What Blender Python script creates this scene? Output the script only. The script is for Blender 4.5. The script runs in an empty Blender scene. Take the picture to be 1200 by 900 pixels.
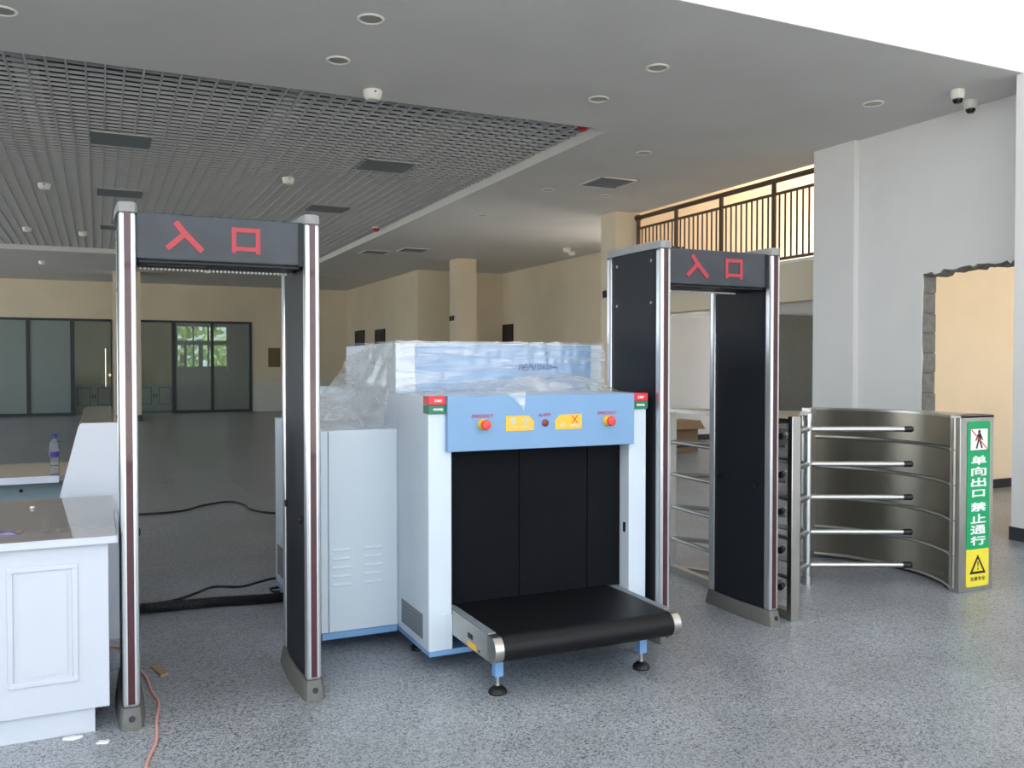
import bpy, bmesh, math, random
from mathutils import Vector, Matrix, noise
random.seed(7)
R = math.radians
S = bpy.context.scene
COL = S.collection

# ------------------------------------------------------------------ camera
cam_data = bpy.data.cameras.new('camera')
cam = bpy.data.objects.new('camera', cam_data)
COL.objects.link(cam)
cam_data.sensor_width = 36.0
cam_data.lens = 1035 / 1200 * 36
cam_data.clip_start = 0.05
cam_data.clip_end = 300
cam.location = (0, 0, 1.52)
cam.rotation_euler = (R(90 - 1.273), 0, -math.atan(484 / 1035))
S.camera = cam

# ------------------------------------------------------------------ sky, sun, exposure
W = bpy.data.worlds.new('sky')
S.world = W
W.use_nodes = True
bg = W.node_tree.nodes['Background']
bg.inputs['Color'].default_value = (0.80, 0.91, 1.0, 1)
bg.inputs['Strength'].default_value = 1.0
sun_data = bpy.data.lights.new('sun', 'SUN')
sun_data.energy = 10.0
sun_data.angle = R(1)
sun_data.color = (1.0, 0.93, 0.83)
sun = bpy.data.objects.new('sun', sun_data)
COL.objects.link(sun)
sun.rotation_euler = Vector((-0.80, -0.10, -0.80)).to_track_quat('-Z', 'Y').to_euler()
S.view_settings.view_transform = 'Standard'
S.view_settings.look = 'None'
S.view_settings.gamma = 1.0
S.view_settings.exposure = 1.95
S.cycles.use_denoising = True
S.cycles.max_bounces = 10
S.cycles.diffuse_bounces = 6
S.cycles.transparent_max_bounces = 12
S.cycles.sample_clamp_indirect = 8.0

# ------------------------------------------------------------------ materials
def srgb(r, g, b):
    def f(c):
        c /= 255.0
        return c / 12.92 if c <= 0.04045 else ((c + 0.055) / 1.055) ** 2.4
    return (f(r), f(g), f(b), 1)

MATS = {}
def mat(name, col, rough=0.5, metal=0.0, noise_amt=0.0, noise_scale=8.0, bump=0.0, bump_scale=60.0, spec=0.5, coat=0.0, stretch=(1, 1, 1)):
    m = bpy.data.materials.new(name)
    m.use_nodes = True
    nt = m.node_tree
    b = nt.nodes['Principled BSDF']
    b.inputs['Base Color'].default_value = col
    b.inputs['Roughness'].default_value = rough
    b.inputs['Metallic'].default_value = metal
    b.inputs['Specular IOR Level'].default_value = spec
    b.inputs['Coat Weight'].default_value = coat
    if noise_amt or bump:
        tc = nt.nodes.new('ShaderNodeTexCoord')
        mp = nt.nodes.new('ShaderNodeMapping')
        mp.inputs['Scale'].default_value = stretch
        nt.links.new(tc.outputs['Object'], mp.inputs['Vector'])
    if noise_amt:
        n = nt.nodes.new('ShaderNodeTexNoise')
        n.inputs['Scale'].default_value = noise_scale
        n.inputs['Detail'].default_value = 5
        r = nt.nodes.new('ShaderNodeValToRGB')
        lo = tuple(c * (1 - noise_amt) for c in col[:3]) + (1,)
        hi = tuple(min(1, c * (1 + noise_amt)) for c in col[:3]) + (1,)
        r.color_ramp.elements[0].color = lo
        r.color_ramp.elements[0].position = 0.3
        r.color_ramp.elements[1].color = hi
        r.color_ramp.elements[1].position = 0.7
        nt.links.new(mp.outputs['Vector'], n.inputs['Vector'])
        nt.links.new(n.outputs['Fac'], r.inputs['Fac'])
        nt.links.new(r.outputs['Color'], b.inputs['Base Color'])
    if bump:
        n2 = nt.nodes.new('ShaderNodeTexNoise')
        n2.inputs['Scale'].default_value = bump_scale
        n2.inputs['Detail'].default_value = 4
        bp = nt.nodes.new('ShaderNodeBump')
        bp.inputs['Strength'].default_value = bump
        bp.inputs['Distance'].default_value = 0.01
        nt.links.new(mp.outputs['Vector'], n2.inputs['Vector'])
        nt.links.new(n2.outputs['Fac'], bp.inputs['Height'])
        nt.links.new(bp.outputs['Normal'], b.inputs['Normal'])
    MATS[name] = m
    return m

def granite(name, c_dark, c_mid, c_light, rough):
    m = bpy.data.materials.new(name)
    m.use_nodes = True
    nt = m.node_tree
    b = nt.nodes['Principled BSDF']
    g = nt.nodes.new('ShaderNodeNewGeometry')
    n = nt.nodes.new('ShaderNodeTexVoronoi')
    n.inputs['Scale'].default_value = 175
    n.inputs['Randomness'].default_value = 1.0
    sep = nt.nodes.new('ShaderNodeSeparateColor')
    clump = nt.nodes.new('ShaderNodeTexNoise')
    clump.inputs['Scale'].default_value = 45
    clump.inputs['Detail'].default_value = 3
    fac = nt.nodes.new('ShaderNodeMix')
    fac.inputs['Factor'].default_value = 0.5
    r = nt.nodes.new('ShaderNodeValToRGB')
    e = r.color_ramp.elements
    e[0].position = 0.25; e[0].color = c_dark
    e[1].position = 0.72; e[1].color = c_light
    k = r.color_ramp.elements.new(0.42); k.color = c_mid
    big = nt.nodes.new('ShaderNodeTexNoise')
    big.inputs['Scale'].default_value = 0.9
    big.inputs['Detail'].default_value = 6
    big.inputs['Roughness'].default_value = 0.6
    br = nt.nodes.new('ShaderNodeValToRGB')
    br.color_ramp.elements[0].position = 0.32; br.color_ramp.elements[0].color = (0.68, 0.67, 0.65, 1)
    br.color_ramp.elements[1].position = 0.7; br.color_ramp.elements[1].color = (1.1, 1.1, 1.1, 1)
    mx = nt.nodes.new('ShaderNodeMix')
    mx.data_type = 'RGBA'; mx.blend_type = 'MULTIPLY'
    mx.inputs['Factor'].default_value = 1.0
    rr = nt.nodes.new('ShaderNodeMapRange')
    rr.inputs['To Min'].default_value = rough * 0.75
    rr.inputs['To Max'].default_value = rough * 1.5
    nt.links.new(g.outputs['Position'], n.inputs['Vector'])
    nt.links.new(g.outputs['Position'], big.inputs['Vector'])
    nt.links.new(g.outputs['Position'], clump.inputs['Vector'])
    nt.links.new(n.outputs['Color'], sep.inputs['Color'])
    nt.links.new(sep.outputs['Red'], fac.inputs['A'])
    nt.links.new(clump.outputs['Fac'], fac.inputs['B'])
    nt.links.new(fac.outputs['Result'], r.inputs['Fac'])
    nt.links.new(big.outputs['Fac'], br.inputs['Fac'])
    nt.links.new(r.outputs['Color'], mx.inputs['A'])
    nt.links.new(br.outputs['Color'], mx.inputs['B'])
    nt.links.new(mx.outputs['Result'], b.inputs['Base Color'])
    nt.links.new(big.outputs['Fac'], rr.inputs['Value'])
    nt.links.new(rr.outputs['Result'], b.inputs['Roughness'])
    b.inputs['Specular IOR Level'].default_value = 0.5
    MATS[name] = m
    return m

def film(name, alpha, tint=(0.86, 0.87, 0.90, 1), bump=0.6, bscale=(9, 3, 26)):
    m = bpy.data.materials.new(name)
    m.use_nodes = True
    nt = m.node_tree
    nt.nodes.remove(nt.nodes['Principled BSDF'])
    out = nt.nodes['Material Output']
    tr = nt.nodes.new('ShaderNodeBsdfTransparent')
    gl = nt.nodes.new('ShaderNodeBsdfGlossy'); gl.inputs['Roughness'].default_value = 0.18
    df = nt.nodes.new('ShaderNodeBsdfDiffuse'); df.inputs['Color'].default_value = tint
    tl = nt.nodes.new('ShaderNodeBsdfTranslucent'); tl.inputs['Color'].default_value = tint
    a = nt.nodes.new('ShaderNodeMixShader'); a.inputs[0].default_value = 0.35
    c = nt.nodes.new('ShaderNodeMixShader'); c.inputs[0].default_value = 0.38
    d = nt.nodes.new('ShaderNodeMixShader')
    tc = nt.nodes.new('ShaderNodeTexCoord')
    mp = nt.nodes.new('ShaderNodeMapping'); mp.inputs['Scale'].default_value = bscale
    n = nt.nodes.new('ShaderNodeTexNoise'); n.inputs['Scale'].default_value = 1.0; n.inputs['Detail'].default_value = 6
    n.inputs['Distortion'].default_value = 0.8
    bp = nt.nodes.new('ShaderNodeBump'); bp.inputs['Strength'].default_value = bump; bp.inputs['Distance'].default_value = 0.03
    mr = nt.nodes.new('ShaderNodeMapRange')
    mr.inputs['From Min'].default_value = 0.3; mr.inputs['From Max'].default_value = 0.7
    mr.inputs['To Min'].default_value = max(0, alpha - 0.18); mr.inputs['To Max'].default_value = min(1, alpha + 0.22)
    L = nt.links.new
    L(tc.outputs['Object'], mp.inputs['Vector']); L(mp.outputs['Vector'], n.inputs['Vector'])
    L(n.outputs['Fac'], bp.inputs['Height']); L(n.outputs['Fac'], mr.inputs['Value'])
    for s in (gl, df): L(bp.outputs['Normal'], s.inputs['Normal'])
    L(df.outputs[0], a.inputs[1]); L(tl.outputs[0], a.inputs[2])
    L(a.outputs[0], c.inputs[1]); L(gl.outputs[0], c.inputs[2])
    L(mr.outputs['Result'], d.inputs[0]); L(tr.outputs[0], d.inputs[1]); L(c.outputs[0], d.inputs[2])
    L(d.outputs[0], out.inputs['Surface'])
    MATS[name] = m
    return m

def glass(name, tint, alpha, rough=0.02):
    m = bpy.data.materials.new(name)
    m.use_nodes = True
    nt = m.node_tree
    nt.nodes.remove(nt.nodes['Principled BSDF'])
    out = nt.nodes['Material Output']
    tr = nt.nodes.new('ShaderNodeBsdfTransparent'); tr.inputs['Color'].default_value = tint
    gl = nt.nodes.new('ShaderNodeBsdfGlossy'); gl.inputs['Roughness'].default_value = rough
    df = nt.nodes.new('ShaderNodeBsdfDiffuse'); df.inputs['Color'].default_value = tint
    fr = nt.nodes.new('ShaderNodeFresnel'); fr.inputs['IOR'].default_value = 1.16
    a = nt.nodes.new('ShaderNodeMixShader'); a.inputs[0].default_value = alpha
    b = nt.nodes.new('ShaderNodeMixShader')
    L = nt.links.new
    L(tr.outputs[0], a.inputs[1]); L(df.outputs[0], a.inputs[2])
    L(fr.outputs[0], b.inputs[0]); L(a.outputs[0], b.inputs[1]); L(gl.outputs[0], b.inputs[2])
    L(b.outputs[0], out.inputs['Surface'])
    MATS[name] = m
    return m

granite('granite', srgb(80, 85, 94), srgb(148, 153, 161), srgb(182, 187, 194), 0.28)
mat('grout', srgb(165, 166, 165), 0.8)
mat('paving', srgb(188, 184, 176), 0.9, noise_amt=0.1)
mat('ceiling_paint', srgb(216, 215, 213), 0.9, noise_amt=0.035, noise_scale=1.2, bump=0.05, bump_scale=20)
mat('white_paint', srgb(232, 230, 228), 0.85, noise_amt=0.02, noise_scale=2, bump=0.05)
mat('cream_paint', srgb(222, 209, 184), 0.85, noise_amt=0.04, noise_scale=1.1, bump=0.04)
mat('peach_paint', srgb(244, 224, 194), 0.85, noise_amt=0.03, noise_scale=2)
mat('dado_paint', srgb(215, 214, 204), 0.85)
mat('wall_grey', srgb(128, 127, 120), 0.85, noise_amt=0.04)  # one mid grey, darker than the adjoining white wall
mat('plenum', srgb(84, 84, 82), 0.95)
mat('plate_grey', srgb(120, 127, 131), 0.5)
mat('duct', srgb(190, 190, 186), 0.6, noise_amt=0.1)
mat('grille_metal', srgb(196, 198, 198), 0.5)
mat('black_stone', srgb(28, 28, 30), 0.35)
mat('block', srgb(132, 130, 126), 0.95, noise_amt=0.18, noise_scale=14, bump=0.5, bump_scale=50)
mat('mortar', srgb(112, 108, 102), 0.95, noise_amt=0.25, noise_scale=20, bump=0.8)
mat('dark_panel', srgb(28, 31, 36), 0.5, spec=0.3, noise_amt=0.08, noise_scale=30, bump=0.06, bump_scale=300)
mat('header_panel', srgb(58, 61, 68), 0.4, spec=0.35, noise_amt=0.16, noise_scale=6)
mat('black_plastic', srgb(18, 18, 20), 0.45)
mat('aluminium', srgb(215, 217, 220), 0.32, metal=0.85)
mat('cap_grey', srgb(138, 138, 138), 0.5, noise_amt=0.05, noise_scale=50)
mat('foot_grey', srgb(104, 103, 99), 0.6, noise_amt=0.06, noise_scale=40, bump=0.1, bump_scale=200)
mat('led_red', srgb(66, 13, 24), 0.3, noise_amt=0.18, noise_scale=45, coat=0.4)
mat('sign_red', srgb(172, 50, 62), 0.5)
mat('slot_light_white', srgb(235, 235, 235), 0.5)
mat('shell_white', srgb(204, 214, 224), 0.38, noise_amt=0.012, noise_scale=3)
mat('shell_blue', srgb(120, 157, 197), 0.38, noise_amt=0.015, noise_scale=3)
mat('plinth_blue', srgb(120, 160, 205), 0.4)
mat('vent_grey', srgb(120, 126, 132), 0.5)
mat('seam_dark', srgb(80, 92, 104), 0.6)
mat('belt_black', srgb(14, 14, 17), 0.45, spec=0.3, noise_amt=0.12, noise_scale=40, bump=0.08, bump_scale=250)
mat('curtain_black', srgb(13, 15, 20), 0.7, spec=0.12, noise_amt=0.15, noise_scale=3, bump=0.05)
mat('steel', srgb(196, 194, 188), 0.28, metal=1.0, noise_amt=0.05, noise_scale=5)
mat('steel_frame', srgb(190, 190, 186), 0.42, metal=0.7, noise_amt=0.08, noise_scale=6)
mat('steel_sheet', srgb(150, 143, 131), 0.28, metal=1.0, noise_amt=0.05, noise_scale=3, bump=0.05, bump_scale=6)
mat('steel_arm', srgb(190, 190, 188), 0.33, metal=1.0)
mat('lamp_red', srgb(214, 44, 52), 0.35)
mat('lamp_green', srgb(16, 112, 84), 0.35)
mat('button_yellow', srgb(244, 190, 40), 0.35)
mat('button_red', srgb(224, 70, 58), 0.3)
mat('decal_yellow', srgb(242, 186, 58), 0.5)
mat('decal_pale', srgb(196, 196, 176), 0.5)
mat('print_white', srgb(240, 242, 240), 0.5)
mat('print_red', srgb(170, 60, 110), 0.5)
mat('cross_red', srgb(206, 84, 40), 0.5)
mat('alarm_dark', srgb(120, 62, 60), 0.3)
mat('sticker_green', srgb(0, 160, 96), 0.4)
mat('sticker_yellow', srgb(244, 222, 66), 0.4)
mat('print_black', srgb(40, 32, 20), 0.5)
mat('slash_red', srgb(214, 60, 56), 0.5)
mat('desk_white', srgb(202, 206, 216), 0.35, noise_amt=0.01)
mat('desk_stone', srgb(138, 131, 128), 0.06, noise_amt=0.05, noise_scale=20)
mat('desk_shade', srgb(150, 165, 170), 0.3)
mat('cardboard', srgb(160, 132, 102), 0.85, noise_amt=0.08, noise_scale=12, stretch=(1, 1, 6))
mat('cardboard_print', srgb(92, 68, 48), 0.85)
mat('cable_black', srgb(24, 24, 26), 0.5)
mat('cable_orange', srgb(226, 160, 152), 0.5)
mat('paper_white', srgb(235, 236, 236), 0.7)
mat('device_white', srgb(232, 230, 222), 0.5)
mat('device_red', srgb(176, 40, 34), 0.4)
mat('lens_black', srgb(14, 14, 16), 0.12)
mat('lens_grey', srgb(165, 165, 160), 0.3)
mat('rail_bronze', srgb(88, 70, 54), 0.45, metal=0.2)
mat('frame_black', srgb(22, 24, 26), 0.4)
mat('door_brown', srgb(40, 30, 26), 0.5)
mat('brass_plate', srgb(120, 100, 62), 0.5)
mat('chrome', srgb(225, 215, 190), 0.2, metal=1.0)
mat('cabinet_white', srgb(205, 206, 198), 0.6)
mat('leaf_green', srgb(124, 150, 92), 0.8, noise_amt=0.3, noise_scale=2)
mat('bark', srgb(90, 70, 52), 0.9)
mat('bottle_purple', srgb(58, 40, 120), 0.4)
mat('wrapper_violet', srgb(120, 110, 150), 0.3)
mat('marker_ink', srgb(40, 60, 110), 0.6)
film('film_wrap', 0.30, bump=0.4, bscale=(2.2, 3, 26))
film('film_crumple', 0.38, tint=(0.93, 0.93, 0.94, 1), bump=0.22, bscale=(5, 4, 12))
glass('glass_frost', (0.30, 0.35, 0.33, 1), 0.80, 0.12)
glass('glass_tint', (0.55, 0.60, 0.57, 1), 0.35, 0.05)
glass('glass_clear', (0.80, 0.85, 0.82, 1), 0.04)
glass('bottle_clear', (0.86, 0.90, 0.95, 1), 0.10)

# ------------------------------------------------------------------ mesh builder
class MB:
    def __init__(self):
        self.v = []; self.f = []; self.flat = set()
    def add(self, vs, fs):
        o = len(self.v)
        self.v += [tuple(p) for p in vs]
        self.f += [tuple(i + o for i in f) for f in fs]
        return self
    def box(self, x0, x1, y0, y1, z0, z1, bev=0.0):
        if bev <= 0:
            vs = [(x, y, z) for x in (x0, x1) for y in (y0, y1) for z in (z0, z1)]
            fs = [(0, 1, 3, 2), (4, 6, 7, 5), (0, 4, 5, 1), (2, 3, 7, 6), (0, 2, 6, 4), (1, 5, 7, 3)]
            return self.add(vs, fs)
        bm = bmesh.new()
        bmesh.ops.create_cube(bm, size=1)
        for w in bm.verts:
            w.co = Vector(((x0 + x1) / 2 + w.co.x * (x1 - x0), (y0 + y1) / 2 + w.co.y * (y1 - y0), (z0 + z1) / 2 + w.co.z * (z1 - z0)))
        bmesh.ops.bevel(bm, geom=bm.edges[:], offset=bev, segments=2, profile=0.5, affect='EDGES')
        bm.verts.index_update()
        bm.normal_update()
        k0 = len(self.f)
        for q, f in enumerate(bm.faces):
            if max(abs(c) for c in f.normal) > 0.999: self.flat.add(k0 + q)
        self.add([w.co[:] for w in bm.verts], [[w.index for w in f.verts] for f in bm.faces])
        bm.free()
        return self
    def prism(self, poly, axis, a, b):
        # poly: 2d points in the two other axes (order x,y,z without the axis)
        n = len(poly)
        def P(p, t):
            return {'x': (t, p[0], p[1]), 'y': (p[0], t, p[1]), 'z': (p[0], p[1], t)}[axis]
        vs = [P(p, a) for p in poly] + [P(p, b) for p in poly]
        fs = [tuple(range(n))[::-1], tuple(range(n, 2 * n))] + [(i, (i + 1) % n, n + (i + 1) % n, n + i) for i in range(n)]
        return self.add(vs, fs)
    def loft(self, rings, cap=True):
        n = len(rings[0]); vs = [p for r in rings for p in r]; fs = []
        for k in range(len(rings) - 1):
            for i in range(n):
                j = (i + 1) % n
                fs.append((k * n + i, k * n + j, (k + 1) * n + j, (k + 1) * n + i))
        if cap:
            fs.append(tuple(range(n))[::-1]); fs.append(tuple((len(rings) - 1) * n + i for i in range(n)))
        return self.add(vs, fs)
    def cyl(self, p, q, r0, r1=None, n=16):
        r1 = r0 if r1 is None else r1
        p, q = Vector(p), Vector(q)
        d = (q - p).normalized()
        u = d.orthogonal().normalized(); w = d.cross(u)
        ring = lambda c, r: [tuple(c + (u * math.cos(2 * math.pi * i / n) + w * math.sin(2 * math.pi * i / n)) * r) for i in range(n)]
        return self.loft([ring(p, r0), ring(q, r1)])
    def lathe(self, c, axis, prof, n=20):
        # prof: (radius, distance along axis)
        d = Vector(axis).normalized(); u = d.orthogonal().normalized(); w = d.cross(u); c = Vector(c)
        rings = [[tuple(c + d * t + (u * math.cos(2 * math.pi * i / n) + w * math.sin(2 * math.pi * i / n)) * max(r, 1e-4)) for i in range(n)] for r, t in prof]
        return self.loft(rings)
    def tube(self, pts, r, n=8, rfun=None):
        pts = [Vector(p) for p in pts]; rings = []
        up = Vector((0, 0, 1))
        for i, p in enumerate(pts):
            d = (pts[min(i + 1, len(pts) - 1)] - pts[max(i - 1, 0)]).normalized()
            u = d.cross(up)
            if u.length < 1e-3: u = d.orthogonal()
            u.normalize(); w = u.cross(d)
            rr = rfun(i) if rfun else r
            rings.append([tuple(p + (u * math.cos(2 * math.pi * k / n) + w * math.sin(2 * math.pi * k / n)) * rr) for k in range(n)])
        return self.loft(rings)
    def stroke(self, a, b, w, y, t):
        # a flat bar in the xz plane from a to b
        ax, az = a; bx, bz = b
        dx, dz = bx - ax, bz - az; L = math.hypot(dx, dz); nx, nz = -dz / L * w / 2, dx / L * w / 2
        return self.prism([(ax + nx, az + nz), (ax - nx, az - nz), (bx - nx, bz - nz), (bx + nx, bz + nz)], 'y', y, y + t)

ORG = {}
def mesh_of(name, mb, m, smooth=True, org=(0, 0, 0)):
    me = bpy.data.meshes.new(name)
    o = Vector(org)
    me.from_pydata([tuple(Vector(p) - o) for p in mb.v], [], mb.f)
    bm = bmesh.new(); bm.from_mesh(me)
    bmesh.ops.recalc_face_normals(bm, faces=bm.faces[:])
    bm.to_mesh(me); bm.free()
    me.materials.append(MATS[m])
    if smooth:
        me.set_sharp_from_angle(angle=R(32))
        me.polygons.foreach_set('use_smooth', [i not in mb.flat for i in range(len(me.polygons))])
    me.update()
    return me

def part(name, mb, m, parent, smooth=True, label=None):
    org = ORG[parent.name]
    me = mesh_of(name, mb, m, smooth, org)
    o = bpy.data.objects.new(name, me); COL.objects.link(o)
    o.parent = parent
    ORG[o.name] = org
    if label: o['label'] = label
    return o

def tag(o, label, cat, group=None):
    o['label'] = label; o['category'] = cat
    if group: o['group'] = group
    return o

def thing(name, loc, label, cat, group=None):
    o = bpy.data.objects.new(name, None); COL.objects.link(o)
    o.location = loc; o.empty_display_size = 0.1
    ORG[o.name] = Vector(loc)
    return tag(o, label, cat, group)

def solid(name, mb, m, label, cat, group=None, org=None, smooth=True):
    if org is None:
        xs, ys, zs = zip(*mb.v); org = ((min(xs) + max(xs)) / 2, (min(ys) + max(ys)) / 2, min(zs))
    me = mesh_of(name, mb, m, smooth, org)
    o = bpy.data.objects.new(name, me); COL.objects.link(o); o.location = org
    ORG[o.name] = Vector(org)
    return tag(o, label, cat, group)

def struct(name, mb, m, label=None, smooth=False):
    me = mesh_of(name, mb, m, smooth)
    o = bpy.data.objects.new(name, me); COL.objects.link(o)
    o['kind'] = 'structure'
    if label: o['label'] = label
    ORG[o.name] = Vector((0, 0, 0))
    return o

def copy_tree(o, parent=None):
    c = o.copy(); COL.objects.link(c); c.parent = parent
    for ch in [k for k in bpy.data.objects if k.parent == o]:
        copy_tree(ch, c)
    return c

def text_mb(body, w, h, x, y, z, bold=0.0, shift=0.0):
    # lettering in the xz plane facing -y, centred at (x,z), scaled to w by h
    cu = bpy.data.curves.new('t', 'FONT'); cu.body = body; cu.size = 1; cu.offset = bold; cu.resolution_u = 3
    ob = bpy.data.objects.new('t', cu); COL.objects.link(ob)
    dg = bpy.context.evaluated_depsgraph_get()
    me = bpy.data.meshes.new_from_object(ob.evaluated_get(dg))
    bpy.data.objects.remove(ob)
    mb = MB()
    if len(me.vertices):
        xs = [v.co.x for v in me.vertices]; ys = [v.co.y for v in me.vertices]
        sx = w / max(1e-6, max(xs) - min(xs)); sy = h / max(1e-6, max(ys) - min(ys))
        cx = (max(xs) + min(xs)) / 2; cy = (max(ys) + min(ys)) / 2
        steps = [(0, 0)] if not shift else [(a, b) for a in (-shift, shift) for b in (-shift * 0.6, shift * 0.6)]
        for q, (a, b) in enumerate(steps):
            mb.add([(x + a + (v.co.x - cx) * sx, y - q * 0.0001, z + b + (v.co.y - cy) * sy) for v in me.vertices], [tuple(p.vertices) for p in me.polygons])
    bpy.data.meshes.remove(me); bpy.data.curves.remove(cu)
    return mb

# ================================================================== THE PLACE
CZ = 4.0            # soffit height
# ---- floor: granite tiles near the camera, one slab beyond
TX0, TX1, TY0, TY1, TS = -2.4, 7.2, 2.4, 13.6, 0.8
fl = MB()
fl.box(-9.2, TX0, -8, 34, -0.2, 0).box(TX1, 16, -8, 34, -0.2, 0)
fl.box(TX0, TX1, -8, TY0, -0.2, 0).box(TX0, TX1, TY1, 34, -0.2, 0)
floor = struct('floor', fl, 'granite', 'grey speckled granite floor')
part('grout_bed', MB().box(TX0, TX1, TY0, TY1, -0.2, -0.0012), 'grout', floor)
tile_me = mesh_of('tile', MB().box(-TS / 2 + 0.001, TS / 2 - 0.001, -TS / 2 + 0.001, TS / 2 - 0.001, -0.012, 0.0), 'granite', False)
for i in range(round((TX1 - TX0) / TS)):
    for j in range(round((TY1 - TY0) / TS)):
        o = bpy.data.objects.new('tile', tile_me); COL.objects.link(o); o.parent = floor
        o.location = (TX0 + (i + 0.5) * TS, TY0 + (j + 0.5) * TS, 0)
pv = struct('ground', MB().box(-60, 60, -80, -8, -0.35, -0.15).box(-60, -9.2, -8, 60, -0.35, -0.15).box(16, 60, -8, 60, -0.35, -0.15).box(-9.2, 16, 34, 60, -0.35, -0.15), 'paving', 'pale paved ground outside')

# ---- low ceiling with a rectangular opening for the open-cell grille
GX0, GX1, GY0, GY1 = -5.0, 4.92, 8.09, 21.8
ce = MB()
CT = CZ + 0.16
ce.box(-9, 8.05, 5.03, GY0, CZ, CT).box(-9, GX0, GY0, GY1, CZ, CT)
ce.box(GX1, 8.05, GY0, 12.7, CZ, CT).box(GX1, 8.05, 12.7, 12.86, CZ, CT).box(GX1, 10.25, 12.86, GY1, CZ, CT).box(-9, 10.25, GY1, 33, CZ, CT)
ceiling = struct('ceiling', ce, 'ceiling_paint', 'smooth grey-white plaster soffit')
up = struct('ceiling_plenum', MB().box(-9, 10.25, 5.03, 33, 4.95, 5.1), 'plenum', 'dark slab above the open grille')
struct('ceiling_atrium', MB().box(-9.2, 7.9, -6.2, 5.3, 8.0, 8.2), 'white_paint', 'high ceiling over the entrance')
struct('wall_fascia', MB().box(-9, 7.66, 5.015, 5.18, CT, 8.0).box(-9, 7.66, 5.015, 5.03, CZ, CT), 'white_paint', 'bright white fascia above the soffit edge')

# open-cell grille: long blades and cross blades
GZ0, GZ1 = CZ + 0.105, CZ + 0.155
grille = struct('ceiling_grille', MB().box(GX0, GX1, GY0, GY0 + 0.012, GZ0, GZ1).box(GX0, GX1, GY1 - 0.012, GY1, GZ0, GZ1), 'grille_metal', 'grey open-cell metal ceiling grille')
long_me = mesh_of('long_blade', MB().box(-0.008, 0.008, GY0, GY1, GZ0, GZ1), 'grille_metal', False)
x = -4.91 + 0.0
k = 0
while x < GX1 - 0.02:
    if x > -4.0:
        o = bpy.data.objects.new('long_blade', long_me); COL.objects.link(o); o.parent = grille; o.location = (x, 0, 0)
    x += 0.1558
cross_me = mesh_of('cross_blade', MB().box(-4.0, GX1, -0.006, 0.006, GZ0 + 0.003, GZ0 + 0.029), 'grille_metal', False)
y = GY0 + 0.148
while y < GY1 - 0.02:
    o = bpy.data.objects.new('cross_blade', cross_me); COL.objects.link(o); o.parent = grille; o.location = (0, y, 0)
    y += 0.148
# ducts and cable trays seen through the grille
for n, (xx, w, zz) in enumerate(((1.95, 0.22, 4.55), (-0.75, 0.2, 4.5), (4.1, 0.16, 4.6))):
    solid('ceiling_duct', MB().box(xx, xx + w, 8.3, 21.6, zz, zz + 0.14), 'duct',
          ['pale duct seen as a bright streak through the grille above the nearer gate', 'pale duct seen as a bright streak through the grille at far left', 'pale duct above the grille beside its right edge'][n], 'duct')

# ---- right side
wl = MB()
XW = 7.66
# solid wall with a broken-out doorway (Y 5.42..6.44, z to 2.45)
rag = []
rnd = random.Random(3)
yy = 6.44
while yy > 5.42:
    rag.append((yy, 2.45 + rnd.uniform(-0.02, 0.025) + (0.02 if yy < 6.0 else 0)))
    yy -= rnd.uniform(0.03, 0.07)
rag.append((5.42, 2.46))
top = [(6.44, 2.45)] + rag[1:] + [(5.42, 8.0), (6.44, 8.0)]
wl.prism(top, 'x', XW, XW + 0.2)
ragl = [(6.44 + rnd.uniform(-0.012, 0.008), z * 0.1225) for z in range(0, 21)]
wl.prism([(7.3, 8.0), (7.3, 0.0)] + ragl[:-1] + [(6.44, 2.45), (6.44, 8.0)], 'x', XW, XW + 0.012)
wl.prism([(7.3, 8.0), (7.3, 0.0), (6.46, 0), (6.46, 8.0)], 'x', XW + 0.012, XW + 0.2)
ragr = [(5.42 + rnd.uniform(-0.006, 0.012), z * 0.1225) for z in range(0, 21)]
wl.prism([(5.0, 8.0), (5.0, 0.0)] + ragr[:-1] + [(5.42, 2.46), (5.42, 8.0)], 'x', XW, XW + 0.012)
wl.prism([(5.0, 8.0), (5.0, 0.0), (5.41, 0), (5.41, 8.0)], 'x', XW + 0.012, XW + 0.2)
wall_right = struct('wall_right', wl, 'white_paint', 'white wall with a rough broken-out doorway')
for n in range(12):
    z0 = 0.005 + n * 0.205
    d = rnd.uniform(-0.006, 0.012)
    ox = rnd.uniform(-0.004, 0.004)
    part('block', MB().box(XW + 0.014, XW + 0.2, 6.435 + d, 6.46, z0, min(z0 + 0.19, 2.44), 0.006), 'block', wall_right)
part('mortar', MB().box(XW + 0.02, XW + 0.195, 6.448, 6.459, 0, 2.45), 'mortar', wall_right)
part('rubble_edge', MB().prism([(a, b - 0.012 - rnd.uniform(0, .02)) for a, b in rag] + [(5.42, 2.50), (6.44, 2.50)], 'x', XW + 0.015, XW + 0.19), 'mortar', wall_right)
struct('wall_pilaster', MB().box(7.59, 7.85, 7.29, 7.9, 0, CZ), 'white_paint', 'shallow white pilaster at the end of the right wall')
# column at the near right edge of the frame
struct('wall_column_near', MB().box(7.155, 7.66, 4.35, 5.08, 0, 8.0), 'white_paint', 'white column at the right edge')
struct('baseboard_near', MB().box(7.143, 7.66, 4.34, 5.092, 0, 0.115), 'black_stone', 'black stone skirting of the near right column')
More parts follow.
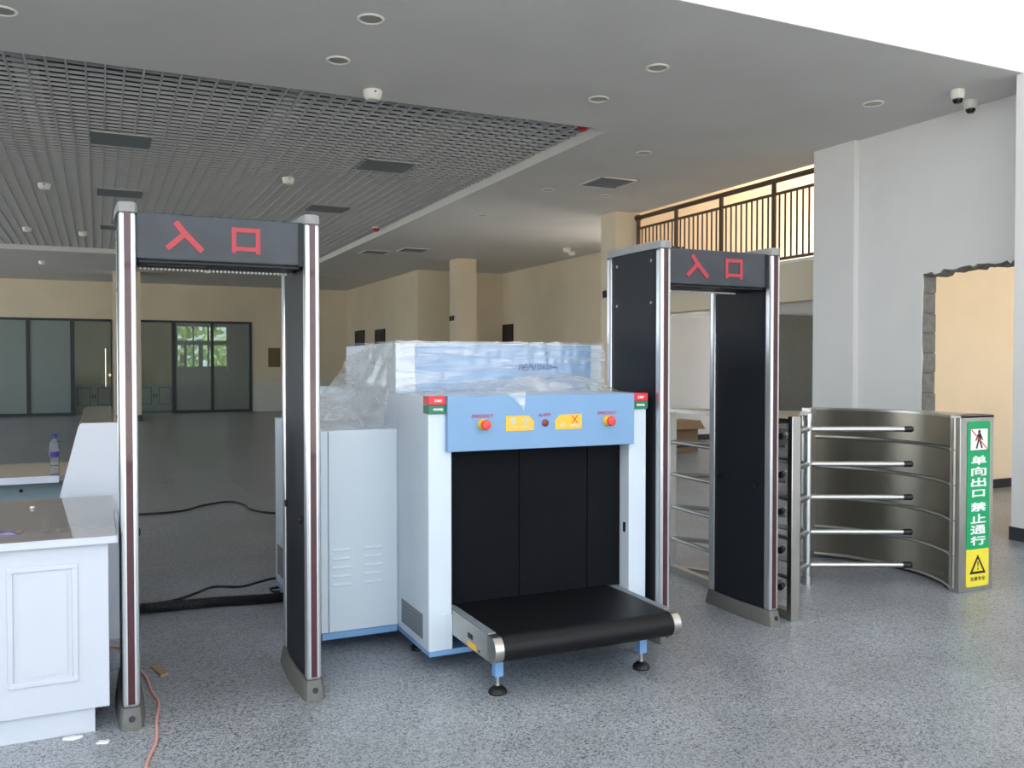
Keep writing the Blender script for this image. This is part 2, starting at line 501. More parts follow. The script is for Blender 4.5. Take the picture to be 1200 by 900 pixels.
# side room behind the doorway
sr = MB()
sr.box(7.86, 13.2, 7.3, 7.5, 0, 3.0).box(13.0, 13.2, -6, 1.5, 0, 3.0).box(13.0, 13.2, 5.0, 7.3, 0, 3.0).box(13.0, 13.2, 1.5, 5.0, 0, 0.7).box(13.0, 13.2, 1.5, 5.0, 2.6, 3.0)  # unseen window opening in the right wall, added to brighten the room
struct('wall_side_room', sr, 'peach_paint', 'peach wall of the room behind the doorway')
struct('ceiling_side_room', MB().box(7.86, 13.2, -6, 7.5, 3.0, 3.15), 'white_paint')
struct('wall_front_right', MB().box(XW, XW + 0.2, -6, 4.4, 0, 8.0), 'white_paint')
struct('baseboard_side_room', MB().box(7.86, 13.0, 7.28, 7.3, 0, 0.11), 'black_stone', 'black skirting behind the doorway')

# mezzanine bay
struct('wall_mezzanine_beam', MB().box(7.95, 8.2, 7.9, 12.3, 2.315, 2.80), 'cream_paint', 'cream beam under the upper railing')
struct('floor_mezzanine', MB().box(8.2, 14.2, 7.5, 12.75, 2.45, 2.78).box(10.05, 14.2, 12.75, 14.5, 2.45, 2.78).box(7.93, 8.2, 7.9, 12.3, 2.80, 2.84), 'white_paint', 'upper floor slab')
struct('wall_mezzanine', MB().box(8.07, 14.2, 12.7, 12.85, 2.78, 6.0).box(14.0, 14.2, 7.5, 8.0, 2.78, 6.0).box(14.0, 14.2, 8.0, 12.7, 2.78, 3.4).box(14.0, 14.2, 8.0, 12.7, 5.0, 6.0).box(8.05, 14.2, 7.5, 7.65, 2.78, 6.0), 'peach_paint', 'warm lit wall of the upper floor')
struct('ceiling_mezzanine', MB().box(8.05, 14.2, 7.5, 12.85, 6.0, 6.15), 'white_paint')
struct('wall_bulkhead', MB().box(8.0, 8.06, 7.9, 12.7, CT, 6.0).box(7.66, 8.05, 7.3, 7.5, CT, 8.0), 'cream_paint')
uw = MB()
uw.box(10.05, 14.2, 14.5, 14.65, 0, 2.45)  # passage before it left open to outdoors, unseen, to light this wall
struct('wall_under_mezzanine', uw, 'white_paint', 'white wall under the upper floor')
struct('wall_under_mezzanine_grey', MB().box(11.6, 14.2, 12.9, 13.05, 0, 2.45).box(14.0, 14.2, 7.5, 8.6, 0, 2.45).box(14.0, 14.2, 10.8, 12.9, 0, 2.45).box(14.0, 14.2, 8.6, 10.8, 0, 0.9).box(14.0, 14.2, 8.6, 10.8, 2.3, 2.45).box(7.86, 14.2, 7.5, 7.6, 0, 2.45), 'wall_grey', 'grey wall under the upper floor')  # unseen window opening in the outer wall, added to brighten this space
struct('baseboard_under_mezzanine', MB().box(10.05, 14.2, 14.48, 14.5, 0, 0.11), 'black_stone')

# columns and walls of the right-hand bay
struct('wall_column_middle', MB().box(7.6, 8.07, 12.3, 12.75, 0, CZ), 'cream_paint', 'square cream column left of the railing')
struct('wall_column_far', MB().box(7.6, 8.1, 19.3, 19.76, 0, CZ), 'cream_paint', 'square cream column behind the scanner')
struct('wall_bay', MB().box(10.05, 10.2, 14.65, 22.3, 0, CZ).box(8.0, 10.2, 22.1, 22.3, 0, CZ), 'cream_paint', 'cream walls of the side bay')
struct('wall_right_far', MB().box(7.6, 8.0, 22.1, 29.4, 0, CZ), 'cream_paint', 'cream wall running to the far end')
fw = MB()
fw.box(4.45, 7.6, 29.3, 29.5, 0.96, CZ).box(-9, 4.45, 29.3, 29.5, 2.88, CZ)
struct('wall_far', fw, 'cream_paint', 'cream far wall above the glass partition')
struct('trim_dado', MB().box(4.45, 7.6, 29.295, 29.5, 0, 0.96), 'dado_paint', 'pale lower band of the far wall')
struct('wall_column_partition', MB().box(0.36, 1.03, 25.75, 26.35, 0, CZ), 'cream_paint', 'cream column in front of the glass partition')
struct('baseboard_column_partition', MB().box(0.34, 1.05, 25.73, 26.37, 0, 0.16), 'black_stone')
wlm = MB().box(-9.2, -9, -6.0, 5.0, 0, 2.6).box(-9.2, -9, 5.0, 34, 3.6, 8.0).box(-9.2, -9, 5.0, 34, 0, 0.4)
wlm.box(-9.2, -9, 5.0, 11.5, 0.9, 3.6)
for yy in (14.2, 18.8, 23.4, 28.0):
    wlm.box(-9.2, -9, yy, yy + (0.5 if yy < 28 else 6.0), 0.9, 3.6)
struct('wall_left', wlm, 'white_paint')
# room behind the glass
struct('wall_back_room', MB().box(-9, 2.0, 33, 33.2, 0, CZ).box(2.0, 2.4, 33, 33.2, 0, CZ).box(2.4, 4.15, 33, 33.2, 0, 1.45).box(2.4, 4.15, 33, 33.2, 2.85, CZ).box(4.15, 7.8, 33, 33.2, 0, CZ).box(7.6, 7.8, 29.5, 33, 0, CZ), 'cream_paint', 'wall of the room behind the glass')
w = struct('window_5', MB().box(2.4, 4.15, 33.0, 33.06, 2.20, 2.36).box(2.44, 2.50, 33.0, 33.06, 1.45, 2.85).box(3.0, 3.05, 33.0, 33.06, 1.45, 2.85).box(3.5, 3.56, 33.0, 33.06, 1.45, 2.85).box(2.72, 2.80, 33.0, 33.06, 1.45, 2.2).box(3.2, 3.34, 33, 33.06, 1.45, 2.2), 'frame_black', 'made-up window standing in for the facade reflected in the glass partition')  # added in place of the facade mirrored in the far glazing

# front facade behind the camera: mullions only
fm = MB()
for i in range(9):
    xx = -9 + i * 2.08
    fm.box(xx - 0.05, xx + 0.05, -6.1, -5.95, 0, 8.0)
for zz in (0.0, 2.9, 5.4, 7.9):
    fm.box(-9, 7.66, -6.1, -5.95, zz, zz + 0.1)
    fm.box(-9.1, -8.95, -6.1, 5.0, zz, zz + 0.1)
for yy in (-4.3, -2.5, -0.7, 1.1, 2.9):
    fm.box(-9.1, -8.95, yy - 0.05, yy + 0.05, 0, 8.0)
struct('window_6', fm, 'frame_black', 'mullions of the entrance facade')

# ---- glass partition at the far end (black frames, panes as parts)
def partition(n, xs, label, matl, z1=2.88, doors=()):
    y0 = 29.3
    fb = MB()
    fb.box(xs[0], xs[-1], y0 - 0.03, y0 + 0.06, z1 - 0.07, z1)
    fb.box(xs[0], xs[-1], y0 - 0.03, y0 + 0.06, 0, 0.09)
    for q in xs:
        fb.box(q - 0.045, q + 0.045, y0 - 0.031, y0 + 0.061, 0, z1)
    f = struct('window_%d' % n, fb, 'frame_black', label)
    for a, b in zip(xs[:-1], xs[1:]):
        part('pane', MB().box(a + 0.045, b - 0.045, y0 + 0.005, y0 + 0.02, 0.09, z1 - 0.07), matl, f, False)
    return f
partition(1, [-4.2, -3.1, -1.87, -0.72], 'black-framed frosted glazing at the far left', 'glass_frost')
partition(2, [2.12, 3.25, 4.42], 'black-framed glazing pair right of the partition column', 'glass_tint')
def glass_door(n, a, b, hx, label):
    f = struct('door_%d' % n, MB().box(a, b, 29.27, 29.36, 2.81, 2.88).box(a, a + 0.03, 29.27, 29.36, 0, 2.82).box(b - 0.03, b, 29.27, 29.36, 0, 2.82), 'frame_black', label)
    part('pane', MB().box(a + 0.03, b - 0.03, 29.305, 29.32, 0.02, 2.81), 'glass_clear', f, False)
    part('handle', MB().cyl((hx, 29.25, 0.85), (hx, 29.25, 2.0), 0.022, n=10).cyl((hx, 29.25, 1.0), (hx, 29.31, 1.0), 0.012, n=8).cyl((hx, 29.25, 1.85), (hx, 29.31, 1.85), 0.012, n=8), 'chrome', f)
    part('lock', MB().box(hx + (0.08 if n == 1 else -0.16), hx + (0.16 if n == 1 else -0.08), 29.28, 29.305, 1.16, 1.24), 'chrome', f)
glass_door(1, -0.68, 0.36, 0.19, 'clear glass door left of the partition column')
glass_door(2, 1.03, 2.08, 1.17, 'clear glass door right of the partition column')
# low cabinets behind the glass doors
cab_labels = ['low white cabinet seen through the left glass door', 'low white cabinet seen through the right glass door']
for n, x0 in enumerate((-0.75, 1.05)):
    c = thing('low_cabinet', (x0 + 0.6, 31.3, 0), cab_labels[n], 'cabinet', 'low cabinets behind the glass')
    part('body', MB().box(x0, x0 + 1.2, 31.0, 31.5, 0.1, 0.9).box(x0 + .03, x0 + 1.17, 31.04, 31.5, 0, 0.1), 'cabinet_white', c)
    for d in range(2):
        a = x0 + 0.03 + d * 0.585
        dd = part('door', MB().box(a, a + 0.555, 30.975, 31.0, 0.13, 0.87), 'cabinet_white', c)
        part('door_moulding', MB().box(a + .09, a + .465, 30.96, 30.976, 0.22, 0.24).box(a + .09, a + .465, 30.96, 30.976, 0.76, 0.78).box(a + .09, a + .11, 30.96, 30.976, .24, .76).box(a + .445, a + .465, 30.96, 30.976, .24, .76), 'vent_grey', dd)
        hx = a + (0.53 if d == 0 else 0.025)
        part('handle', MB().box(hx - .02, hx + .02, 30.95, 30.976, 0.44, 0.56), 'vent_grey', dd)
# trees added behind the back window in place of greenery mirrored in the glazing
def tree(x, y, h, r, label):
    t = thing('tree', (x, y, -0.15), label, 'tree', 'trees standing in for mirrored greenery')
    part('trunk', MB().cyl((x, y, -0.15), (x, y, h), 0.14, 0.08, 10), 'bark', t)
    mb = MB(); rr = random.Random(int(x * 10))
    for i in range(420):
        v = Vector((rr.gauss(0, 1), rr.gauss(0, 1), rr.gauss(0, 0.8))).normalized() * (r * rr.uniform(0.55, 1.05))
        p = Vector((x, y, h)) + v; s = rr.uniform(0.2, 0.35)
        q = Matrix.Rotation(rr.uniform(0, 6.3), 3, 'X') @ Matrix.Rotation(rr.uniform(0, 6.3), 3, 'Z')
        mb.add([p + q @ Vector(c) * s for c in ((-1, 0, 0), (0, -.5, .1), (1, 0, 0), (0, .5, .1))], [(0, 1, 2, 3)])
    part('crown', mb, 'leaf_green', t, False)
tree(3.4, 42.0, 2.6, 2.2, 'added green tree standing in for greenery mirrored in the glazing, left one')
tree(9.2, 46.0, 2.7, 2.3, 'added green tree standing in for greenery mirrored in the glazing, right one')

# plaque, dark doors, switch boxes
solid('wall_plaque', MB().box(4.97, 5.35, 29.27, 29.3, 1.44, 2.05, 0.01).box(5.0, 5.32, 29.262, 29.272, 1.47, 2.02, .004), 'brass_plate', 'small brown plaque on the far wall beside the glazing', 'plaque')
def dark_door(n, x, y0, y1, zt, label):
    d = struct('door_%d' % n, MB().box(x - 0.03, x + 0.02, y0, y0 + 0.07, 0, zt).box(x - 0.03, x + 0.02, y1 - 0.07, y1, 0, zt).box(x - 0.03, x + 0.02, y0, y1, zt - 0.1, zt), 'frame_black', label)
    part('door_leaf', MB().box(x - 0.015, x + 0.01, y0 + 0.07, y1 - 0.07, 0, zt - 0.1), 'door_brown', d)
dark_door(3, 7.6, 27.2, 28.3, 2.6, 'dark doorway at the far end of the right wall')
dark_door(4, 7.6, 25.0, 26.0, 2.56, 'dark doorway nearer on the far right wall')
dark_door(5, 10.05, 21.4, 22.05, 2.6, 'dark doorway in the side bay')
def switch(x, y, z, label):
    t = thing('switch_box', (x, y, z), label, 'switch')
    for s in (-1, 1):
        part('switch_plate', MB().box(x - 0.012, x, y + s * 0.085 - 0.065, y + s * 0.085 + 0.065, z - 0.045, z + 0.07, 0.004), 'black_plastic', t)
switch(7.6, 12.53, 2.67, 'pair of black switch plates on the column beside the farther gate')
switch(7.6, 19.62, 2.6, 'pair of black switch plates on the column behind the scanner')

# ---- upper railing
RX = 8.02
rail = thing('railing', (RX, 10, 2.84), 'dark bronze balcony railing with vertical bars above the beam', 'railing')
part('top_rail', MB().cyl((RX, 7.92, 3.915), (RX, 12.28, 3.915), 0.035, n=12), 'rail_bronze', rail)
part('end_bracket', MB().cyl((RX, 12.24, 3.915), (RX, 12.3, 3.915), 0.055, n=12), 'rail_bronze', rail)
part('upper_rail', MB().box(RX - 0.015, RX + 0.015, 7.92, 12.28, 3.72, 3.755), 'rail_bronze', rail)
part('lower_rail', MB().box(RX - 0.015, RX + 0.015, 7.92, 12.28, 2.87, 2.905), 'rail_bronze', rail)
posts = [12.26, 11.22, 10.14, 9.06, 8.0]
for yy in posts:
    part('post', MB().box(RX - 0.022, RX + 0.022, yy - 0.022, yy + 0.022, 2.84, 3.9), 'rail_bronze', rail)
bal = mesh_of('baluster', MB().cyl((0, 0, 0), (0, 0, 0.83), 0.0125, n=8), 'rail_bronze')
for a, b in zip(posts[1:], posts[:-1]):
    for k in range(1, 10):
        o = bpy.data.objects.new('baluster', bal); COL.objects.link(o); o.parent = rail
        o.location = (0, a + (b - a) * k / 10 - 10, 2.895 - 2.84)

# ---- ceiling fittings
def downlight(x, y, label):
    t = thing('downlight', (x, y, CZ), label, 'ceiling light', 'recessed ceiling downlights')
    part('trim_ring', MB().lathe((x, y, CZ), (0, 0, -1), [(0.098, 0), (0.098, 0.006), (0.088, 0.012), (0.078, 0.006), (0.078, 0.0)], 28), 'device_white', t)
    part('lens', MB().lathe((x, y, CZ), (0, 0, -1), [(0.079, 0), (0.079, 0.004), (0.04, 0.006), (0.0, 0.006)], 24), 'lens_grey', t)
for x, y, l in ((1.79, 6.22, 'round recessed downlight near the top edge, above the smoke detector'),
                (1.79, 7.17, 'round recessed downlight just behind, left of the smoke detector'),
                (-0.59, 7.17, 'round recessed downlight cut by the left picture edge'),
                (4.25, 6.22, 'round recessed downlight nearest the soffit edge in the middle'),
                (4.25, 7.18, 'round recessed downlight in front of the grille corner'),
                (5.81, 8.77, 'round recessed downlight right of the grille corner'),
                (6.69, 6.2, 'round recessed downlight near the dome cameras'),
                (5.80, 11.18, 'round recessed downlight left of the square air vent'),
                (6.77, 11.22, 'round recessed downlight just behind the square air vent'),
                (5.79, 13.55, 'small distant downlight beside the grille edge')):
    downlight(x, y, l)
def smoke(x, y, z, label, r=0.085):
    t = thing('smoke_detector', (x, y, z), label, 'smoke detector', 'white round ceiling detectors')
    part('base', MB().lathe((x, y, z), (0, 0, -1), [(r * 0.92, 0), (r, 0.006), (r, 0.022)], 24), 'device_white', t)
    part('dome', MB().lathe((x, y, z), (0, 0, -1), [(r, 0.022), (r * 0.94, 0.06), (r * 0.7, 0.088), (0, 0.095)], 24), 'device_white', t)
    part('indicator', MB().lathe((x, y - r * 0.97, z - 0.03), (0, -1, 0), [(0.008, 0), (0.008, 0.004)], 10), 'lens_black', t)
smoke(2.27, 7.83, CZ, 'white round detector at the front edge of the grille')
smoke(2.40, 12.44, GZ0, 'white detector on the grille above the middle of the nearer gate')
smoke(-0.68, 14.3, GZ0, 'pale flat detector on the grille left of the nearer gate')
smoke(-0.25, 19.2, GZ0, 'small detector far back on the grille')
smoke(-1.2, 19.0, GZ0, 'small detector far back at the left edge of the grille')
smoke(9.08, 16.66, CZ, 'white detector on the ceiling of the side bay')
smoke(9.45, 17.1, CZ, 'smaller white detector behind the one in the side bay', 0.075)
smoke(-1.2, 24.0, CZ, 'white detector on the far ceiling band at left')
smoke(2.6, 24.5, CZ, 'white detector on the far ceiling band under the gate header')

def vent(x0, x1, y0, y1, z, label, m='vent_grey', n=7):
    t = thing('air_vent', ((x0 + x1) / 2, (y0 + y1) / 2, z), label, 'air vent', 'ceiling air vents')
    part('frame', MB().box(x0, x1, y0, y0 + 0.03, z - 0.012, z).box(x0, x1, y1 - 0.03, y1, z - 0.012, z).box(x0, x0 + 0.03, y0, y1, z - 0.012, z).box(x1 - 0.03, x1, y0, y1, z - 0.012, z), 'device_white' if m == 'vent_grey' else m, t)
    part('backing', MB().box(x0 + .03, x1 - .03, y0 + .03, y1 - .03, z - 0.004, z), m, t)
    for k in range(n):
        yy = y0 + 0.05 + (y1 - y0 - 0.1) * k / (n - 1)
        part('slat', MB().box(x0 + .03, x1 - .03, yy - .012, yy + .012, z - 0.010, z - 0.003), m, t)
vent(6.02, 6.62, 10.1, 10.72, CZ, 'square grey air vent on the soffit above the farther gate')
vent(5.9, 6.5, 18.0, 18.6, CZ, 'grey air vent far back on the soffit')
vent(5.25, 5.85, 18.7, 19.3, CZ, 'dark air vent far back beside the grille edge')
for x0, y0, l in ((-0.05, 10.85, 'nearest grey plate in the grille, left'), (3.1, 10.85, 'nearest grey plate in the grille, right'),
                  (0.0, 14.3, 'second grey plate in the grille, left'), (3.15, 14.3, 'second grey plate in the grille, right'), (0.05, 18.0, 'third grey plate in the grille, behind the gate post')):
    t = thing('air_plate', (x0 + .31, y0 + .31, GZ0), l, 'air vent', 'flat grey plates in the grille')
    part('plate', MB().box(x0, x0 + 0.62, y0, y0 + 0.62, GZ0 - 0.012, GZ0 - 0.002), 'plate_grey', t)
    part('rim', MB().box(x0 - .01, x0 + .63, y0 - .01, y0, GZ0 - .016, GZ0 - .002), 'grille_metal', t)
    part('rim', MB().box(x0 - .01, x0 + .63, y0 + .62, y0 + .63, GZ0 - .016, GZ0 - .002), 'grille_metal', t)
def dome_cam(x, y, label):
    t = thing('dome_camera', (x, y, CZ), label, 'camera', 'dome cameras')
    part('housing', MB().lathe((x, y, CZ), (0, 0, -1), [(0.058, 0), (0.062, 0.03), (0.055, 0.075), (0.045, 0.082)], 24), 'device_white', t)
    part('dome', MB().lathe((x, y, CZ), (0, 0, -1), [(0.044, 0.08), (0.042, 0.1), (0.028, 0.12), (0, 0.126)], 20), 'lens_black', t)
dome_cam(7.06, 5.58, 'left of the two white dome cameras near the right wall')
dome_cam(7.44, 5.74, 'right of the two white dome cameras, close to the right wall')
def strobe(x, y, z, label):
    t = thing('alarm_bell', (x, y, z), label, 'alarm')
    part('base', MB().lathe((x, y, z), (0, 0, -1), [(0.075, 0), (0.075, 0.02), (0.06, 0.03)], 20), 'device_white', t)
    part('cover', MB().lathe((x, y, z), (0, 0, -1), [(0.06, 0.028), (0.06, 0.06), (0.035, 0.085), (0, 0.09)], 20), 'device_red', t)
strobe(4.72, 8.3, GZ0, 'red ceiling alarm in the front corner of the grille')
strobe(4.75, 16.2, GZ0, 'small red alarm far along the grille edge')

# ================================================================== WALK-THROUGH METAL DETECTORS
def lens_ring(cx, cy, half_len, half_end, half_mid, z, n=12):
    # plan outline, long axis along y, convex on both long sides, rounded ends
    pts = []
    for i in range(n + 1):
        t = -1 + 2 * i / n
        pts.append((cx + half_end + (half_mid - half_end) * (1 - t * t), cy + t * (half_len - half_end * 0.6), z))
    for i in range(1, 5):
        a = math.pi * i / 5
        pts.append((cx + half_end * math.cos(a), cy + (half_len - half_end * 0.6) + half_end * 0.6 * math.sin(a), z))
    for i in range(n + 1):
        t = 1 - 2 * i / n
        pts.append((cx - half_end - (half_mid - half_end) * (1 - t * t), cy + t * (half_len - half_end * 0.6), z))
    for i in range(1, 5):
        a = math.pi + math.pi * i / 5
        pts.append((cx + half_end * math.cos(a), cy - (half_len - half_end * 0.6) + half_end * 0.6 * math.sin(a), z))
    return pts

GATE_D = 0.57
gate = thing('metal_detector_gate', (0, 0, 0), '', 'metal detector', 'walk-through metal detector gates')
for s in (-1, 1):
    cx = s * 0.381
    panel = part('side_panel', MB().loft([lens_ring(cx, GATE_D / 2, 0.245, 0.026, 0.035, z) for z in (0.085, 2.152)]), 'dark_panel', gate)
    for yy, zz in ((0.10, 2.09), (0.10, 1.86), (0.45, 2.09), (0.45, 1.86)):
        bx = 0.026 + 0.009 * (1 - ((yy - 0.285) / 0.245) ** 2)
        part('screw', MB().lathe((cx + s * (bx - 0.004), yy, zz), (s, 0, 0), [(0.009, 0), (0.009, 0.006), (0.004, 0.009)], 12), 'cap_grey', panel)
    for yy, zz in ((0.12, 0.80), (0.46, 0.83)):
        bx = 0.026 + 0.009 * (1 - ((yy - 0.285) / 0.245) ** 2)
        part('sensor_plug', MB().lathe((cx - s * (bx - 0.004), yy, zz), (-s, 0, 0), [(0.018, 0), (0.018, 0.014), (0.008, 0.018)], 14), 'black_plastic', panel)
    for y0, ys in ((0.0, -1), (GATE_D - 0.055, 1)):
        post = part('post', MB().box(cx - 0.034, cx + 0.034, y0, y0 + 0.055, 0.085, 2.152, 0.014), 'aluminium', gate)
        yf = y0 if ys < 0 else y0 + 0.055
        part('light_strip', MB().box(cx - 0.0135, cx + 0.0135, min(yf - 0.004, yf + 0.004), max(yf - 0.004, yf + 0.004), 0.10, 2.150, 0.0015), 'led_red', post, label='dark red light strip')
    part('top_cap', MB().loft([lens_ring(cx, GATE_D / 2, 0.292, 0.037, 0.046, 2.15), lens_ring(cx, GATE_D / 2, 0.292, 0.037, 0.046, 2.186), lens_ring(cx, GATE_D / 2, 0.288, 0.033, 0.042, 2.192)]), 'cap_grey', gate)
    foot = part('foot', MB().loft([lens_ring(cx, GATE_D / 2, 0.316, 0.046, 0.060, 0.0), lens_ring(cx, GATE_D / 2, 0.316, 0.046, 0.060, 0.010), lens_ring(cx, GATE_D / 2, 0.298, 0.040, 0.050, 0.070), lens_ring(cx, GATE_D / 2, 0.294, 0.037, 0.046, 0.086)]), 'foot_grey', gate)
    part('anchor_hole', MB().lathe((cx, -0.022, 0.046), (0, -1, 0.25), [(0.013, -0.004), (0.013, 0.0015)], 16), 'black_plastic', foot)
hd = part('header', MB().box(-0.348, 0.348, 0.025, 0.30, 1.962, 2.157, 0.006), 'header_panel', gate)
part('underside_tray', MB().box(-0.335, 0.335, 0.06, 0.292, 1.952, 1.963), 'black_plastic', hd)
part('service_hatch', MB().box(-0.30, -0.06, 0.12, 0.16, 1.946, 1.953), 'black_plastic', hd)
sl = MB()
for i in range(38):
    xx = -0.325 + i * 0.0172
    sl.box(xx, xx + 0.0095, 0.284, 0.30, 1.943, 1.956)
o = part('slot_light', sl, 'slot_light_white', hd); o['kind'] = 'stuff'  # raised white dashes stand in for light coming through the slots
part('end_bracket', MB().box(0.325, 0.349, 0.018, 0.30, 1.960, 2.150), 'dark_panel', hd)
ru = MB()
yq = 0.0215
ru.stroke((-0.192, 2.124), (-0.148, 2.066), 0.025, yq, 0.004).stroke((-0.156, 2.078), (-0.085, 2.004), 0.025, yq - .0003, 0.004).stroke((-0.150, 2.080), (-0.226, 2.010), 0.023, yq - .0006, 0.004)
part('sign_character', ru, 'sign_red', hd, False, 'red printed character for enter')
ko = MB()
ko.stroke((0.046, 2.116), (0.046, 2.006), 0.019, yq, 0.004).stroke((0.148, 2.116), (0.148, 2.004), 0.019, yq, 0.004).stroke((0.037, 2.106), (0.157, 2.106), 0.019, yq - .0003, 0.004).stroke((0.040, 2.024), (0.155, 2.024), 0.018, yq - .0003, 0.004)
part('sign_character', ko, 'sign_red', hd, False, 'red printed character for mouth')
gate2 = copy_tree(gate)
hd2 = [k for k in gate2.children if k.name.startswith('header')][0]
ORG[hd2.name] = Vector((0, 0, 0))
for xx in (-0.20, -0.165, -0.12, -0.095):
    part('connector', MB().cyl((xx, 0.24, 2.156), (xx, 0.24, 2.200), 0.009, n=10), 'black_plastic', hd2)
gate.location = (0.492, 3.985, 0)
gate['label'] = 'nearer entrance gate beside the white counter, with red characters on its header'
gate2.location = (3.165, 3.985, 0)
gate2['label'] = 'farther entrance gate standing between the scanner and the steel turnstile'

# ================================================================== X-RAY SCANNER
sc = thing('xray_scanner', (2.18, 5.2, 0), 'large white and blue x-ray baggage scanner with black conveyor belt', 'scanner')
SS, SH = 0.955, 0.0684          # scanner drawn at 1:1 below, then sized and stood on its feet
sc.location = (2.0819, 4.966, SH); sc.scale = (SS, SS, SS)
FZ = -SH / SS                   # floor level in the drawing
X0, X1, Y0 = 1.52, 2.842, 4.26
part('front_hood', MB().box(X0, 1.648, Y0, 4.78, 0.04, 1.356, 0.006).box(2.727, X1, Y0, 4.78, 0.04, 1.356, 0.006).box(1.64, 2.735, Y0 + 0.004, 4.78, 1.07, 1.356, 0.004), 'shell_white', sc)
part('plinth', MB().box(X0 + 0.005, X1 - 0.005, Y0 + 0.004, 6.7, 0.012, 0.041, 0.003), 'plinth_blue', sc)
for xx in (1.6, 2.75):
    for yy in (4.66, 5.5, 6.5):
        part('levelling_foot', MB().cyl((xx, yy, FZ), (xx, yy, FZ + 0.02), 0.04, n=14).cyl((xx, yy, FZ + 0.02), (xx, yy, 0.02), 0.012, n=10), 'black_plastic', sc)
part('main_body', MB().box(X0, X1, 4.781, 6.18, 0.04, 1.36, 0.006), 'shell_white', sc)
part('rear_hood', MB().box(X0, 1.648, 6.181, 6.7, 0.04, 1.356, 0.006).box(2.727, X1, 6.181, 6.7, 0.04, 1.356, 0.006).box(1.64, 2.735, 6.181, 6.69, 1.07, 1.356, 0.004), 'shell_white', sc)
# left cabinet
cabx = part('side_cabinet', MB().box(1.092, X0, 4.79, 6.18, 0.045, 1.15, 0.004), 'shell_white', sc)
part('cabinet_plinth', MB().box(1.092, X0, 4.785, 6.17, 0.008, 0.046, 0.003), 'plinth_blue', cabx)
d1 = part('door_panel', MB().box(1.085, 1.124, 4.776, 4.792, 0.05, 1.155, 0.003), 'shell_white', cabx)
d2 = part('door_panel', MB().box(1.1285, X0 - 0.001, 4.776, 4.792, 0.05, 1.155, 0.003), 'shell_white', cabx)
part('cabinet_top', MB().box(1.086, X0, 4.78, 6.18, 1.15, 1.158, 0.003), 'shell_white', cabx)
for cxx in (1.20, 1.38):
    for k in range(5):
        zz = 0.30 + k * 0.048
        part('louver', MB().prism([(4.777, zz), (4.770, zz + 0.004), (4.777, zz + 0.02)], 'x', cxx - 0.05, cxx + 0.05), 'shell_white', cabx)
def vent_patch(parent, x, y0, y1, z0, z1):
    v = part('side_vent', MB().box(x - 0.003, x + 0.002, y0, y1, z0, z1), 'vent_grey', parent)
    n = max(4, int((z1 - z0) / 0.02))
    for k in range(n):
        zz = z0 + (k + 0.5) * (z1 - z0) / n
        part('slat', MB().box(x - 0.006, x - 0.002, y0 + 0.01, y1 - 0.01, zz - 0.005, zz + 0.003), 'vent_grey', v)
vent_patch(sc, X0, 4.35, 4.70, 0.085, 0.215)
vent_patch(sc, 1.092, 5.72, 6.10, 0.10, 0.30)
# upper housing
uh = part('upper_housing', MB().box(X0 - 0.003, 2.868, 4.80, 5.90, 1.358, 1.642, 0.008), 'shell_white', sc)
part('housing_panel', MB().box(1.635, 2.785, 4.792, 4.802, 1.362, 1.638, 0.003), 'shell_blue', uh)
# front panel and controls
fp = part('front_panel', MB().box(1.612, 2.738, 4.222, Y0 + 0.004, 1.07, 1.358, 0.004), 'shell_blue', sc)
for bx in (1.808, 2.562):
    b = part('emergency_button', MB().lathe((bx, 4.223, 1.207), (0, -1, 0), [(0.030, -0.002), (0.030, 0.012), (0.026, 0.02), (0.024, 0.03)], 24), 'button_yellow', sc)
    part('push_cap', MB().lathe((bx, 4.223, 1.207), (0, -1, 0), [(0.016, 0.025), (0.026, 0.033), (0.027, 0.045), (0.022, 0.054), (0.0, 0.057)], 24), 'button_red', b)
    part('lettering', text_mb('EMERGENCY', 0.122, 0.017, bx - 0.003, 4.2208, 1.251, 0.0, 0.0006), 'print_red', fp, False)
part('lettering', text_mb('ALARM', 0.070, 0.017, 2.166, 4.2208, 1.249, 0.0, 0.0006), 'print_red', fp, False)
part('alarm_lamp', MB().lathe((2.171, 4.223, 1.206), (0, -1, 0), [(0.020, -0.002), (0.020, 0.006), (0.015, 0.009), (0.0, 0.012)], 20), 'alarm_dark', fp)
def decal(xa, xb, cut, parent):
    z0, z1 = 1.168, 1.248
    q = 0.030
    pts = [(xa, z0), (xb, z0), (xb, z0 + 0.05), (xb - q, z1), (xa, z1)] if cut == 'r' else [(xa, z0), (xb, z0), (xb, z1), (xa + q, z1), (xa, z0 + 0.05)]
    return part('warning_decal', MB().prism(pts, 'y', 4.2195, 4.2225), 'decal_yellow', parent, False)
dl = decal(1.938, 2.102, 'r', sc)
part('pictogram', MB().lathe((1.982, 4.2195, 1.222), (0, -1, 0), [(0.019, 0), (0.019, 0.0006)], 20), 'decal_pale', dl, False)
part('pictogram', MB().box(2.035, 2.049, 4.2188, 4.2195, 1.215, 1.235).box(2.056, 2.070, 4.2188, 4.2195, 1.215, 1.235).lathe((2.053, 4.2195, 1.204), (0, -1, 0), [(0.008, 0), (0.008, 0.0006)], 14), 'decal_pale', dl, False)
part('caption', MB().box(1.955, 2.010, 4.2188, 4.2195, 1.184, 1.190).box(2.025, 2.085, 4.2188, 4.2195, 1.184, 1.190), 'decal_pale', dl, False)
dr = decal(2.232, 2.396, 'l', sc)
part('cross_mark', MB().stroke((2.335, 1.240), (2.368, 1.200), 0.006, 4.2186, 0.0012).stroke((2.368, 1.240), (2.335, 1.200), 0.006, 4.2184, 0.0012), 'cross_red', dr, False)
